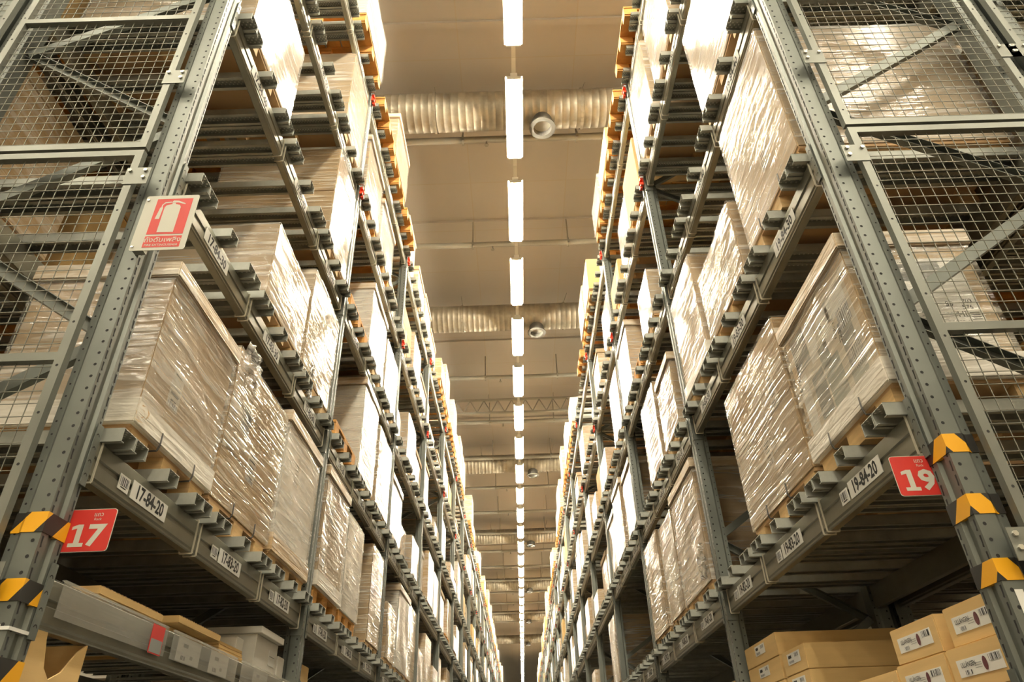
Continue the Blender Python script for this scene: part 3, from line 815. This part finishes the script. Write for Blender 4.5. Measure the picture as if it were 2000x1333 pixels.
for s in (-1, 1):
    for l in range(5):
        for i in range(NB[l] * 3):
            base = HB[l] + 0.075 + BT
            where = '%s, %s bay, %s, %s' % (RK[s], ORD[i // 3], LV[l], SLOT[i % 3])
            near = i < (10, 9, 8, 7, 6)[l]
            key = (s, l, i)
            R = random.Random(i * 131 + l * 17 + (s + 2) * 1009)
            if key in N: spec = N[key]
            else:
                q = R.random()
                y0 = slot_y(i) + R.uniform(0.03, 0.09); y1 = slot_y(i) + R.uniform(0.82, 0.9)
                top = base + 0.094 + R.choice((0.42, 0.55, 0.65, 0.78, 0.85, 0.92, 0.96)) - R.uniform(0, 0.06)
                if l == 4: top += R.choice((0, 0, 0.15, 0.3))
                sty = R.choice(('milky', 'gold', 'gold', 'white', 'fwhite', 'milky', 'fwhite') if l < 2 else ('milky', 'gold', 'fwhite', 'white', 'fwhite', 'milky', 'plain'))
                spec = (y0, y1, top, sty, dict(lid=R.random() < 0.35, tiers=R.choice((1, 1, 2)), wood=R.random() < (0.1, 0.14, 0.2, 0.3, 0.75)[l], out=(0.12 if l == 4 and R.random() < 0.7 else R.choice((0.02, 0.0, -0.03, -0.07))), papers=R.choice((1, 2))))
                if q < (0.1, 0.12, 0.13, 0.1, 0.12)[l]: spec = None
                elif q < (0.12, 0.16, 0.18, 0.16, 0.3)[l]: spec = 'woodout' if l == 4 else 'wood'
            if spec is None: continue
            grp_p = 'pallets in the %s' % RK[s]
            if isinstance(spec, str):
                y0 = slot_y(i) + 0.06; out = 0.14 if spec == 'woodout' else 0.03
                pallet(s, XF[s] - s * out, y0, y0 + 0.8, base, 1.15, 'wood', near, 'bare orange wooden pallet, no load: ' + where, grp_p)
                continue
            y0, y1, top, sty, op = spec; op = dict(op); wood = op.pop('wood', False); out = op.pop('out', 0.012)
            hp = 0.144 if wood else 0.094
            dl = op.pop('dep', None)
            dep = 1.08 if i % 3 != 1 or near else 1.04
            xf = XF[s] - s * out
            pallet(s, xf + s * 0.012, y0 + 0.012, y1 - 0.012, base, round(dep - 0.03, 2), 'wood' if wood else 'paper', near, '%s under the load: %s' % ('orange wooden pallet' if wood else 'brown paper pallet', where), grp_p)
            nm = STY[sty][3] + (', lidded' if op.get('lid') else '')
            LOADS[key] = load(s, xf, y0, y1, base + hp + 0.001, top, dl or dep, sty, near, '%s: %s' % (nm, where), 'wrapped loads in the %s' % RK[s], seed=i * 7 + l * 3 + s, **op)

# ------------------------------------------------------------------ loose film, strap hooks, printed sheets on single loads
def local(s, key, y, z): 
    o = LOADS[key]; return (-0.012, (y - o.location.y) * s, z - o.location.z)
film_tail(LOADS[-1, 0, 1], (0.0, 0.26, 0.84), (0.3, 0.24), 3)
film_tail(LOADS[-1, 0, 1], (0.12, 0.25, 0.86), (0.34, 0.2), 9)
film_tail(LOADS[-1, 1, 2], (-0.03, 0.24, -0.06), (0.07, 0.26), 5)
film_tail(LOADS[1, 0, 3], (-0.03, -0.38, 0.16), (0.2, 0.26), 8)
def hook_mb():
    m = MB(); pts = [(-0.012, 0, 0.05), (-0.014, 0, -0.004), (-0.006, 0, -0.03), (0.1, 0, -0.034)]
    for a_, b_ in zip(pts[:-1], pts[1:]): m.tube(a_, b_, 0.004, STRAP, 6)
    return m
for key in ((-1, 0, 0), (-1, 0, 1), (1, 0, 0), (1, 0, 1), (1, 1, 0)):
    for y in (-0.17, 0.17):
        o = link('strap_hook', me_of('hook', hook_mb, 'strap_hook'), LOADS[key], (0, y, 0)); o['label'] = 'dark bent strap hook'
# torn corner of the first load
mb = MB()
for k in range(9):
    a = k * 0.7; r0 = 0.03 + 0.012 * math.sin(k * 2.3)
    p = [(-0.016 + r0 * math.cos(a + q * 0.5) * 0.4, 0.37 + r0 * math.cos(a + q * 0.7), 0.045 + r0 * math.sin(a + q * 0.6)) for q in range(3)]
    mb.face(p, KRAFT_D if k % 2 else KRAFT_L)
o = mb.build('torn_corner', LOADS[-1, 0, 0], recalc=False); o['label'] = 'torn brown cardboard corner'
# printed sheets seen through the film of the first load in rack nineteen
ob = LOADS[1, 0, 0]
mb = MB(); paper_on(mb, 0.0072, 0.0, 0.33, 0.66, 0.58, PAPER_K)
for (y, z, w_, h_, m_) in ((0.24, 0.53, 0.17, 0.2, PAPER_G), (-0.02, 0.2, 0.16, 0.26, PAPER_GR), (0.14, 0.24, 0.13, 0.22, PAPER_G), (-0.22, 0.3, 0.12, 0.24, PAPER_G), (-0.22, 0.12, 0.14, 0.12, PAPER_GR), (0.1, 0.5, 0.1, 0.2, PAPER), (-0.06, 0.48, 0.13, 0.18, PAPER), (0.3, 0.26, 0.1, 0.3, PAPER), (-0.2, 0.52, 0.2, 0.12, PAPER), (0.02, 0.38, 0.1, 0.12, PAPER_GR)):
    paper_on(mb, 0.0068, y, z, w_, h_, m_)
for (y, z, t_, h_) in ((0.33, 0.42, '10433946', 0.045), (-0.13, 0.42, '17.30 kg', 0.03), (-0.16, 0.36, '252', 0.04), (-0.02, 0.5, '101', 0.035)):
    mb.text(t_, (0.006, y, z), (0, -0.25, 0.97), (0, -0.97, -0.25), h_, INK, 0.012)
for (y, z) in ((-0.24, 0.22), (-0.24, 0.42)): paper_on(mb, 0.0062, y, z, 0.12, 0.1, BARC)
o = mb.build('printed_panel', ob, recalc=False); o['label'] = 'grey and white printed panels under the film'
mb = MB(); yf = -0.3955
def pe(x0, x1, z0, z1, m_, d=0.0): mb.face([(x0, yf - d, z0), (x1, yf - d, z0), (x1, yf - d, z1), (x0, yf - d, z1)], m_)
yf = -(3.10 - 2.31) / 2 + 0.0066
pe(0.07, 0.49, 0.03, 0.6, PAPER); pe(0.22, 0.4, 0.48, 0.585, PAPER_G, 0.0003); pe(0.24, 0.31, 0.27, 0.325, PAPER_G, 0.0003)
for (x, z, t_, h_) in ((0.368, 0.355, '55', 0.034), (0.445, 0.366, '703', 0.03), (0.438, 0.336, '576', 0.03), (0.35, 0.302, 'B198U', 0.026), (0.408, 0.302, 'HL', 0.04), (0.384, 0.262, '24.339.46', 0.026), (0.404, 0.234, '2023', 0.022), (0.393, 0.206, 'kg', 0.03)):
    mb.text(t_, (x, yf - 0.0006, z), (1, 0, 0), (0, 0, 1), h_, INK, 0.015)
for k in range(7): pe(0.435, 0.475, 0.24 + k * 0.011, 0.245 + k * 0.011, INK, 0.0004)
o = mb.build('shipping_sheet', ob, recalc=False); o['label'] = 'large white sheet with printed codes and bars'

# ------------------------------------------------------------------ wire mesh end guards
def guard(s, d0, d1, z0, z1, zm, lab):
    xa, xb = sorted((XF[s] + s * d0, XF[s] + s * d1)); y = 2.095
    r = thing('mesh_guard', lab, 'mesh guard', ((xa + xb) / 2, y, z0), 'wire mesh guards across the rack ends')
    W_ = (xb - xa) / 2; H_ = z1 - z0; T = 0.034
    mb = MB()
    mb.box(-W_, -W_ + T, -0.015, 0.015, 0, H_, GUARD); mb.box(W_ - T, W_, -0.015, 0.015, 0, H_, GUARD)
    for a in (0, H_ - T, zm - z0 - T / 2): mb.box(-W_ + T, W_ - T, -0.015, 0.015, a, a + T, GUARD)
    z = 0.1
    while z < H_:
        for x in (-W_ + T / 2, W_ - T / 2): mb.face([(x + 0.0055 * math.cos(q * 0.785), -0.0156, z + 0.0055 * math.sin(q * 0.785)) for q in range(8)], HOLE)
        z += 0.19
    mb.build('frame', r, recalc=False)
    mb = MB(); x = -W_ + T + 0.02
    while x < W_ - T: mb.bar((x, 0.003, T), (x, 0.003, H_ - T), 0.0026, 0.0026, WIRE); x += 0.05
    z = T + 0.02
    while z < H_ - T: mb.bar((-W_ + T, 0.0, z), (W_ - T, 0.0, z), 0.0026, 0.0026, WIRE); z += 0.05
    mb.build('wire_mesh', r, recalc=False)
    for zb in (0.3 if z0 < 3 else 0.5, H_ - 0.17):
        for e in (-1, 1):
            mb = MB(); xx = e * (W_ - 0.01)
            mb.box(min(xx - e * 0.03, xx + e * 0.075), max(xx - e * 0.03, xx + e * 0.075), -0.019, -0.0155, zb - 0.05, zb + 0.05, GUARD)
            for (bx_, bz_) in ((-0.012, 0.03), (0.055, 0.03), (0.055, -0.012)):
                mb.tube((xx + e * bx_, -0.019, zb + bz_), (xx + e * bx_, -0.027, zb + bz_), 0.009, BOLT, 6)
            mb.build('bracket', r, recalc=False)
HGT = ('bottom', 'middle', 'top')
for s in (-1, 1):
    for c, (d0, d1) in enumerate(((0.085, 1.02), (1.10, 2.04))):
        for k, (z0, z1, zm) in enumerate(((1.82, 4.0, 2.91), (4.02, 6.2, 5.04), (6.22, 8.4, 7.24))):
            guard(s, d0, d1, z0, z1, zm, 'grey wire mesh guard on the end of %s, %s panel of the %s column' % (RK[s], HGT[k], ('inner', 'outer')[c]))

# ------------------------------------------------------------------ racks back to back behind both racks
bstuff = MB()
for s in (-1, 1):
    xb = XF[s] + s * (DEPTH + 0.11)
    for u in range(4):
        upright_frame(u, s, xb, 'grey upright frame standing back to back behind %s, %s from the near end' % (RK[s], ORD[u]), True, 'upright frames behind %s' % RK[s])
    for l in range(-1, 5):
        z = HB[l] if l >= 0 else 1.69
        for u in range(3):
            for rear in (False, True):
                rack_beam(s, u, max(l, 0), rear, xb, z + 0.0001, 'steel %s beam of the rack behind %s, %s bay, %s' % ('outer' if rear else 'inner', RK[s], ORD[u], (['low shelf'] + LV)[l + 1]), 'beams behind %s' % RK[s])
            for q in range(3):
                i = u * 3 + q
                for o_ in BAROFF:
                    b = len(bstuff.v)
                    for (a, bb, c) in proto.v: bstuff.v.append((xb + s * a, slot_y(i) + o_ + bb, z + 0.075 + c))
                    for f, mi_ in zip(proto.f, proto.m): bstuff.f.append(tuple(b + k for k in f)); bstuff.m.append(bstuff.mi(proto.mats[mi_]))
                R = random.Random(i * 37 + l * 11 + s + 5)
                if R.random() < 0.24 or (u == 2 and l > 2): continue
                base = z + 0.075 + BT; wood = R.random() < 0.4; hp = 0.144 if wood else 0.094
                y0 = slot_y(i) + R.uniform(0.03, 0.1); y1 = slot_y(i) + R.uniform(0.8, 0.9)
                if l < 0: top = base + hp + R.uniform(0.3, 0.5)
                else: top = base + hp + R.uniform(0.6, 0.92)
                wh = 'rack behind %s, %s bay, %s, %s' % (RK[s], ORD[u], (['low shelf'] + LV)[l + 1], SLOT[q])
                pallet(s, xb + s * 0.04, y0 + 0.01, y1 - 0.01, base, 1.02, 'wood' if wood else 'paper', False, ('orange wooden' if wood else 'brown paper') + ' pallet: ' + wh, 'pallets behind %s' % RK[s])
                st = R.choice(('gold', 'milky', 'gold', 'plain'))
                load(s, xb + s * 0.03, y0, y1, base + hp + 0.001, top, 1.04, st, False, STY[st][3] + ': ' + wh, 'loads behind %s' % RK[s], lid=R.random() < 0.3)
o = bstuff.build('support_bars', recalc=False)
tag(o, 'pallet support bars of the two racks standing back to back behind', 'support bars', kind='stuff')

# ------------------------------------------------------------------ signs
def rounded(x0, x1, z0, z1, r, corners=15):
    pts = []
    for k, (cx, cz, a0) in enumerate(((x1 - r, z1 - r, 0), (x0 + r, z1 - r, 90), (x0 + r, z0 + r, 180), (x1 - r, z0 + r, 270))):
        for q in range(5): a = math.radians(a0 + q * 22.5); pts.append((cx + r * math.cos(a), cz + r * math.sin(a)))
    return pts
def rack_sign(s, num, x0, x1, z0, z1, tx, tz, th, sx_, sz1, sz2):
    y = 2.256
    r = thing('rack_sign', 'red rack number sign reading %s beside the hazard taped upright' % ('seventeen' if num == '17' else 'nineteen'), 'sign', ((x0 + x1) / 2, y, (z0 + z1) / 2), 'red rack number signs')
    cx, cz = (x0 + x1) / 2, (z0 + z1) / 2
    mb = MB(); mb.prism([(a - cx, b - cz) for a, b in rounded(x0, x1, z0, z1, 0.012)], -0.0012, 0.0, lambda a, b, t: (a, t, b), SIGN_W)
    mb.prism([(a - cx, b - cz) for a, b in rounded(x0 + 0.002, x1 - 0.002, z0 + 0.002, z1 - 0.002, 0.011)], -0.002, -0.0012, lambda a, b, t: (a, t, b), RED)
    mb.build('plate', r)
    mb = MB(); mb.text(num, (tx - cx, -0.0026, tz - cz), (1, 0, 0), (0, 0, 1), th, SIGN_W, 0.035, sx=1.15); mb.box(tx - cx - 0.054, tx - cx - 0.004, -0.0025, -0.002, tz - cz - 0.0345, tz - cz - 0.022, SIGN_W); X1, Z1 = tx - cx - 0.036, tz - cz; mb.face([(X1, -0.00255, Z1 + 0.0405), (X1 - 0.019, -0.00255, Z1 + 0.034), (X1 - 0.019, -0.00255, Z1 + 0.0225), (X1, -0.00255, Z1 + 0.028)], SIGN_W); o = mb.build('number', r, recalc=False); o['label'] = 'white number %s' % num
    mb = MB(); mb.text('\u0e41\u0e16\u0e27', (sx_ - cx, -0.0026, sz1 - cz), (1, 0, 0), (0, 0, 1), 0.02, SIGN_W, 0.01); mb.text('Rack', (sx_ - cx, -0.0026, sz2 - cz), (1, 0, 0), (0, 0, 1), 0.013, SIGN_W, 0.0)
    mb.build('small_lettering', r, recalc=False)
rack_sign(-1, '17', -1.585, -1.355, 2.246, 2.392, -1.437, 2.298, 0.098, -1.415, 2.372, 2.356)
rack_sign(1, '19', 1.312, 1.54, 2.340, 2.485, 1.392, 2.393, 0.098, 1.412, 2.466, 2.449)

r = thing('fire_extinguisher_sign', 'white and red fire extinguisher sign hanging on the upright of rack seventeen', 'sign', (-1.413, 2.09, 3.56))
mb = MB(); mb.prism(rounded(-0.112, 0.112, -0.15, 0.155, 0.01), 0.0, 0.002, lambda a, b, t: (a, t, b), SIGN_W); mb.build('plate', r)
mb = MB(); mb.box(-0.062, 0.088, -0.0008, 0, -0.065, 0.135, RED); mb.box(-0.062, 0.088, -0.0008, 0, -0.135, -0.075, RED); o = mb.build('red_field', r); o['label'] = 'red printed fields'
mb = MB(); yy = -0.0014
body = [(-0.022, -0.055), (0.046, -0.055), (0.046, 0.085), (0.04, 0.097), (0.02, 0.103), (0.02, 0.11), (0.006, 0.11), (0.006, 0.103), (-0.016, 0.097), (-0.022, 0.085)]
mb.face([(a, yy, b) for a, b in body], SIGN_W)
mb.face([(a, yy, b) for a, b in ((0.002, 0.112), (0.03, 0.112), (0.062, 0.1), (0.062, 0.106), (0.03, 0.122), (0.008, 0.124))], SIGN_W)
mb.face([(a, yy, b) for a, b in ((0.002, 0.118), (-0.026, 0.115), (-0.036, 0.1), (-0.036, 0.085), (-0.031, 0.085), (-0.031, 0.098), (-0.023, 0.109), (0.002, 0.112))], SIGN_W)
mb.face([(a, yy, b) for a, b in ((-0.04, 0.085), (-0.028, 0.085), (-0.03, 0.02), (-0.048, 0.02))], SIGN_W)
mb.build('pictogram', r, recalc=False)
mb = MB(); mb.text('\u0e16\u0e31\u0e07\u0e14\u0e31\u0e1a\u0e40\u0e1e\u0e25\u0e34\u0e07', (0.013, yy, -0.097), (1, 0, 0), (0, 0, 1), 0.034, SIGN_W, 0.012)
mb.text('FIRE EXTINGUISHER', (0.013, yy, -0.124), (1, 0, 0), (0, 0, 1), 0.0152, SIGN_W, 0.012)
mb.build('lettering', r, recalc=False)
mb = MB()
for z in (0.13, -0.13): mb.tube((-0.1, 0.0, z), (-0.1, -0.005, z), 0.006, BOLT, 8); mb.box(-0.105, -0.06, 0.002, 0.04, z - 0.01, z + 0.01, STEEL)
mb.build('bolt', r)

# ------------------------------------------------------------------ goods on the low shelf of rack seventeen
ZL = 2.095
for u in (0, 1):
    rack_beam(-1, u, 0, False, None, ZL, 'steel front beam of the low shelf of rack seventeen, %s bay' % ORD[u], 'low shelf beams')
    rack_beam(-1, u, 0, True, None, ZL, 'steel rear beam of the low shelf of rack seventeen, %s bay' % ORD[u], 'low shelf beams')
    rack_beam(1, u, 0, False, None, 1.69, 'steel front beam of the low shelf of rack nineteen, %s bay' % ORD[u], 'low shelf beams')
    rack_beam(1, u, 0, True, None, 1.69, 'steel rear beam of the low shelf of rack nineteen, %s bay' % ORD[u], 'low shelf beams')
    for q in range(3):
        for k, o_ in enumerate(BAROFF):
            for s, z in ((-1, ZL), (1, 1.69)):
                o = link('support_bar', me_of('barlow', lambda: bar_mb(DEPTH - 0.02), 'support_bar'), None, (XF[s] + s * 0.09, slot_y(u * 3 + q) + o_, z + 0.075), math.pi if s < 0 else 0)
                o.scale = (0.9, 1, 0.2)
                tag(o, 'flat shelf bar, %s of its slot: %s, %s bay, low shelf, %s' % (BARW[k], RK[s], ORD[u], SLOT[q]), 'support bar', 'low shelf bars of %s' % RK[s])
ZS = ZL + 0.075 + 0.011
def carton(name, label, x0, x1, y0, y1, z0, z1, mat, grp=None, bevel=0.003, rot=0.0):
    cx, cy = (x0 + x1) / 2, (y0 + y1) / 2
    r = thing(name, label, 'box', (cx, cy, z0), grp, rot)
    mb = MB(); mb.box(x0 - cx, x1 - cx, y0 - cy, y1 - cy, 0, z1 - z0, mat); mb.build('box', r, bevel=bevel)
    return r, cx, cy
# price rails
for k, (y0, y1, cards) in enumerate(((2.33, 3.13, ()), (3.19, 3.98, ((3.25, 3.5), (3.62, 3.86))), (4.05, 4.95, ((4.25, 4.5),)))):
    r = thing('price_rail', 'clear plastic price rail on the low shelf edge, %s from the rack end' % ORD[k], 'price rail', (XF[-1] + 0.014, (y0 + y1) / 2, 2.115), 'clear price rails')
    h = (y1 - y0) / 2
    mb = MB(); mb.box(0, 0.002, -h, h, -0.055, 0.058, CLEAR); mb.build('strip', r)
    mb = MB(); mb.box(-0.008, 0.004, -h, h, 0.058, 0.062, CLEAR); mb.build('lip', r)
    for (a, b) in cards:
        c = (a + b) / 2 - (y0 + y1) / 2; w2 = (b - a) / 2
        mb = MB(); mb.box(-0.002, -0.0008, c - w2, c + w2, -0.05, 0.05, PAPER)
        mb.box(-0.0008, -0.0004, c - w2 + 0.05, c - w2 + 0.1, -0.042, -0.024, BARC); mb.box(-0.0008, -0.0004, c - w2 + 0.06, c - w2 + 0.11, 0.01, 0.026, PAPER_G); mb.box(-0.0008, -0.0004, c + 0.02, c + 0.05, -0.03, -0.015, PAPER_GR)
        o = mb.build('price_card', r); o['label'] = 'white price card'
    if k == 0:
        c = 3.04 - (y0 + y1) / 2
        mb = MB(); mb.box(0.003, 0.0045, c - 0.055, c + 0.055, -0.06, 0.05, RED); mb.box(0.0045, 0.005, c - 0.05, c + 0.05, -0.055, -0.005, PAPER_G); o = mb.build('red_tag', r); o['label'] = 'red hanging price tag'
TANG = 'flat packs on the low shelf'
def xr(d): return XF[-1] - d
def flat(y0, y1, z0, z1, d0, d1, lab, mat=TAN, edge=False, name='flat_pack'):
    r, cx, cy = carton(name, lab, xr(d1), xr(d0), y0, y1, z0, z1, mat, TANG)
    if edge:
        mb = MB(); y = y0 + 0.02
        while y < y1 - 0.02:
            mb.box(xr(d0) - cx - 0.012, xr(d0) - cx + 0.0004, y - cy, y - cy + 0.012, z1 - z0 - 0.003, z1 - z0 + 0.0006, KRAFT_D); y += 0.028
        mb.build('cut_edge', r)
    return r, cx, cy
flat(2.7, 3.12, ZS, ZS + 0.028, 0.14, 0.85, 'low tan carton under the first corrugated flat pack near the rack end')
flat(2.66, 3.2, ZS + 0.029, ZS + 0.061, 0.055, 0.92, 'thin tan flat pack with a corrugated edge, nearest the rack end', edge=True)
flat(3.4, 3.81, ZS, ZS + 0.058, 0.12, 0.85, 'low tan carton with line drawings under the second flat pack')
flat(3.35, 3.87, ZS + 0.059, ZS + 0.092, 0.055, 0.92, 'thin tan flat pack with a corrugated edge and a white tag', edge=True)
for k in range(4):
    flat(3.9, 4.25, ZS + k * 0.019, ZS + k * 0.019 + 0.018, 0.058 + 0.004 * k, 0.85, 'thin tan pack, %s from below in the short stack on the low shelf' % ORD[k])
# white boxes
def wbox(y0, y1, z1, d0, d1, lab, lidd=False):
    r, cx, cy = carton('white_box', lab, xr(d1), xr(d0), y0, y1, ZS, z1, WHITE, 'white boxes on the low shelf')
    if lidd:
        mb = MB(); mb.box(xr(d1) - cx, xr(d0) - cx + 0.03, -0.02 + y0 - cy, y1 - cy + 0.015, z1 - ZS + 0.001, z1 - ZS + 0.04, WHITE); mb.build('open_flap', r, bevel=0.002)
        mb = MB(); mb.box(xr(d0) - cx, xr(d0) - cx + 0.002, y1 - cy - 0.16, y1 - cy - 0.04, 0.06, 0.15, PAPER); mb.box(xr(d0) - cx, xr(d0) - cx + 0.0025, y1 - cy - 0.15, y1 - cy - 0.05, 0.11, 0.114, PAPER_G); mb.build('handle_cut', r)
wbox(4.27, 4.38, ZS + 0.16, 0.12, 0.6, 'slim open white box beside the stack of thin tan packs')
wbox(4.42, 4.84, ZS + 0.2, 0.06, 0.6, 'white box with an overhanging open lid on the low shelf', True)
wbox(4.86, 4.99, ZS + 0.14, 0.055, 0.5, 'plain white box on the low shelf before the second upright')
wbox(5.18, 5.3, ZS + 0.09, 0.055, 0.35, 'small white box on the low shelf just past the second upright')
r, cx, cy = carton('brown_box', 'small brown carton with a white label behind the second upright', xr(0.4), xr(0.06), 5.36, 5.62, ZS, ZS + 0.17, TAN)
# cut-out display carton beneath the low shelf
zc = 0
for k in range(4):
    z0 = 0.002 + k * 0.44
    r, cx, cy = carton('kraft_carton', 'tan carton stacked under the low shelf, %s from the floor' % ORD[k], xr(0.62), xr(0.02), 2.27, 2.62, z0, z0 + 0.438, TAN, 'cartons stacked under the low shelf')
r = thing('display_carton', 'open tan carton with a curved cut-out front, topmost beneath the low shelf', 'box', (xr(0.3), 2.44, 1.764))
mb = MB(); t = 0.006; x0, x1, y0, y1, H = -0.3, 0.29, -0.17, 0.17, 0.285
mb.box(x0, x1, y0, y0 + t, 0, H, TAN)
mb.box(x0, x1, y1 - t, y1, 0, H - 0.03, TAN); mb.box(x0, x0 + t, y0 + t, y1 - t, 0, H, TAN); mb.box(x0 + t, x1 - t, y0 + t, y1 - t, 0, 0.1, TAN)
fr = [(y0 + t, 0.0), (y1 - t, 0.0), (y1 - t, H - 0.03), (y1 - 0.05, H - 0.06), (y1 - 0.11, H - 0.13), (0.0, H - 0.16), (y0 + 0.13, H - 0.13), (y0 + 0.1, H - 0.05), (y0 + 0.09, H), (y0 + t, H)]
mb.prism(fr, x1 - t, x1, lambda a, b, q: (q, a, b), TAN); mb.build('box', r)
mb = MB(); mb.box(-0.2, 0.22, -0.1, 0.1, 0.1, 0.15, KRAFT_D); mb.build('contents', r)

# ------------------------------------------------------------------ goods on the low shelf of rack nineteen
Z9 = 1.69 + 0.075 + 0.011
def lbox(y0, y1, z0, z1, d0, d1, lab, big=True, grp='labelled tan boxes', rot=0.0):
    X0 = XF[1] + d0
    r, cx, cy = carton('tan_box', lab, X0, XF[1] + d1, y0, y1, z0, z1, TAN, grp, rot=rot)
    H = z1 - z0; hw = (y1 - y0) / 2; x = X0 - cx - 0.0012
    def on(ya, yb, za, zb, m_, dx=0): mb.face([(x - dx, ya, za), (x - dx, yb, za), (x - dx, yb, zb), (x - dx, ya, zb)], m_)
    mb = MB()
    if big:
        w2, zc_, h2 = 0.86 * hw * 0.86, H * 0.5, 0.026
        mb.box(x, x + 0.001, -w2, w2, zc_ - h2, zc_ + h2, PAPER)
        mb.text('LILL\u00c4NGEN', (x - 0.0008, w2 * 0.48, zc_ + 0.008), (0, -1, 0), (0, 0, 1), 0.021, INK, 0.008, sx=0.8)
        on(w2 * 0.4, w2 * 0.7, zc_ - 0.021, zc_ - 0.008, BARC, 0.0006)
        mb.face([(x - 0.0008, -w2 * 0.25 + 0.013 * math.cos(q * 0.524), zc_ + 0.021 * math.sin(q * 0.524)) for q in range(12)], BROWN_INK)
        on(-w2 * 0.92, -w2 * 0.45, zc_ + 0.002, zc_ + 0.022, BARC, 0.0006)
        for q in range(3): on(w2 * -0.1, w2 * 0.22, zc_ + 0.006 - q * 0.007, zc_ + 0.0075 - q * 0.007, PAPER_G, 0.0006)
    else:
        mb.box(x, x + 0.001, -0.1, 0.1, H * 0.4, H * 0.4 + 0.055, PAPER); on(0.0, 0.08, H * 0.4 + 0.006, H * 0.4 + 0.018, BARC, 0.0006); on(0.03, 0.08, H * 0.4 + 0.03, H * 0.4 + 0.045, INK, 0.0006); on(-0.08, -0.02, H * 0.4 + 0.03, H * 0.4 + 0.048, BARC, 0.0006)
    o = mb.build('product_label', r, recalc=False); o['label'] = 'white product label'
lbox(2.645, 2.99, 1.909, 2.035, 0.03, 0.40, 'labelled tan box on the upper row, second from the taped upright')
lbox(2.275, 2.585, 1.909, 2.035, 0.035, 0.42, 'labelled tan box on the upper row, against the taped upright')
lbox(2.275, 2.625, Z9, 1.907, 0.02, 0.40, 'labelled tan box on the lower row, against the taped upright')
lbox(2.645, 3.01, Z9, 1.907, 0.025, 0.40, 'labelled tan box on the lower row, second from the taped upright')
lbox(3.03, 3.42, Z9, 1.900, 0.03, 0.40, 'labelled tan box on the lower row, third from the taped upright')
for k in range(3):
    lbox(3.93, 4.29, Z9 + k * 0.125, Z9 + k * 0.125 + 0.123, 0.03, 0.75, 'long tan box, near column, %s from the shelf up' % ORD[k], False, 'long tan boxes')
for k in range(4):
    lbox(4.33, 4.98, Z9 + k * 0.125, Z9 + k * 0.125 + 0.123, 0.03, 0.75, 'long tan box, far column, %s from the shelf up' % ORD[k], False, 'long tan boxes')
lbox(5.3, 5.9, Z9, Z9 + 0.36, 0.03, 0.8, 'tall tan box on the low shelf past the second upright of rack nineteen', False, None)
r = thing('price_rail', 'red price rail on the low shelf edge of rack nineteen', 'price rail', (XF[1] - 0.008, 3.65, 1.74))
mb = MB(); mb.box(-0.003, 0.0, -1.35, 1.35, -0.04, 0.03, RED); mb.build('strip', r)
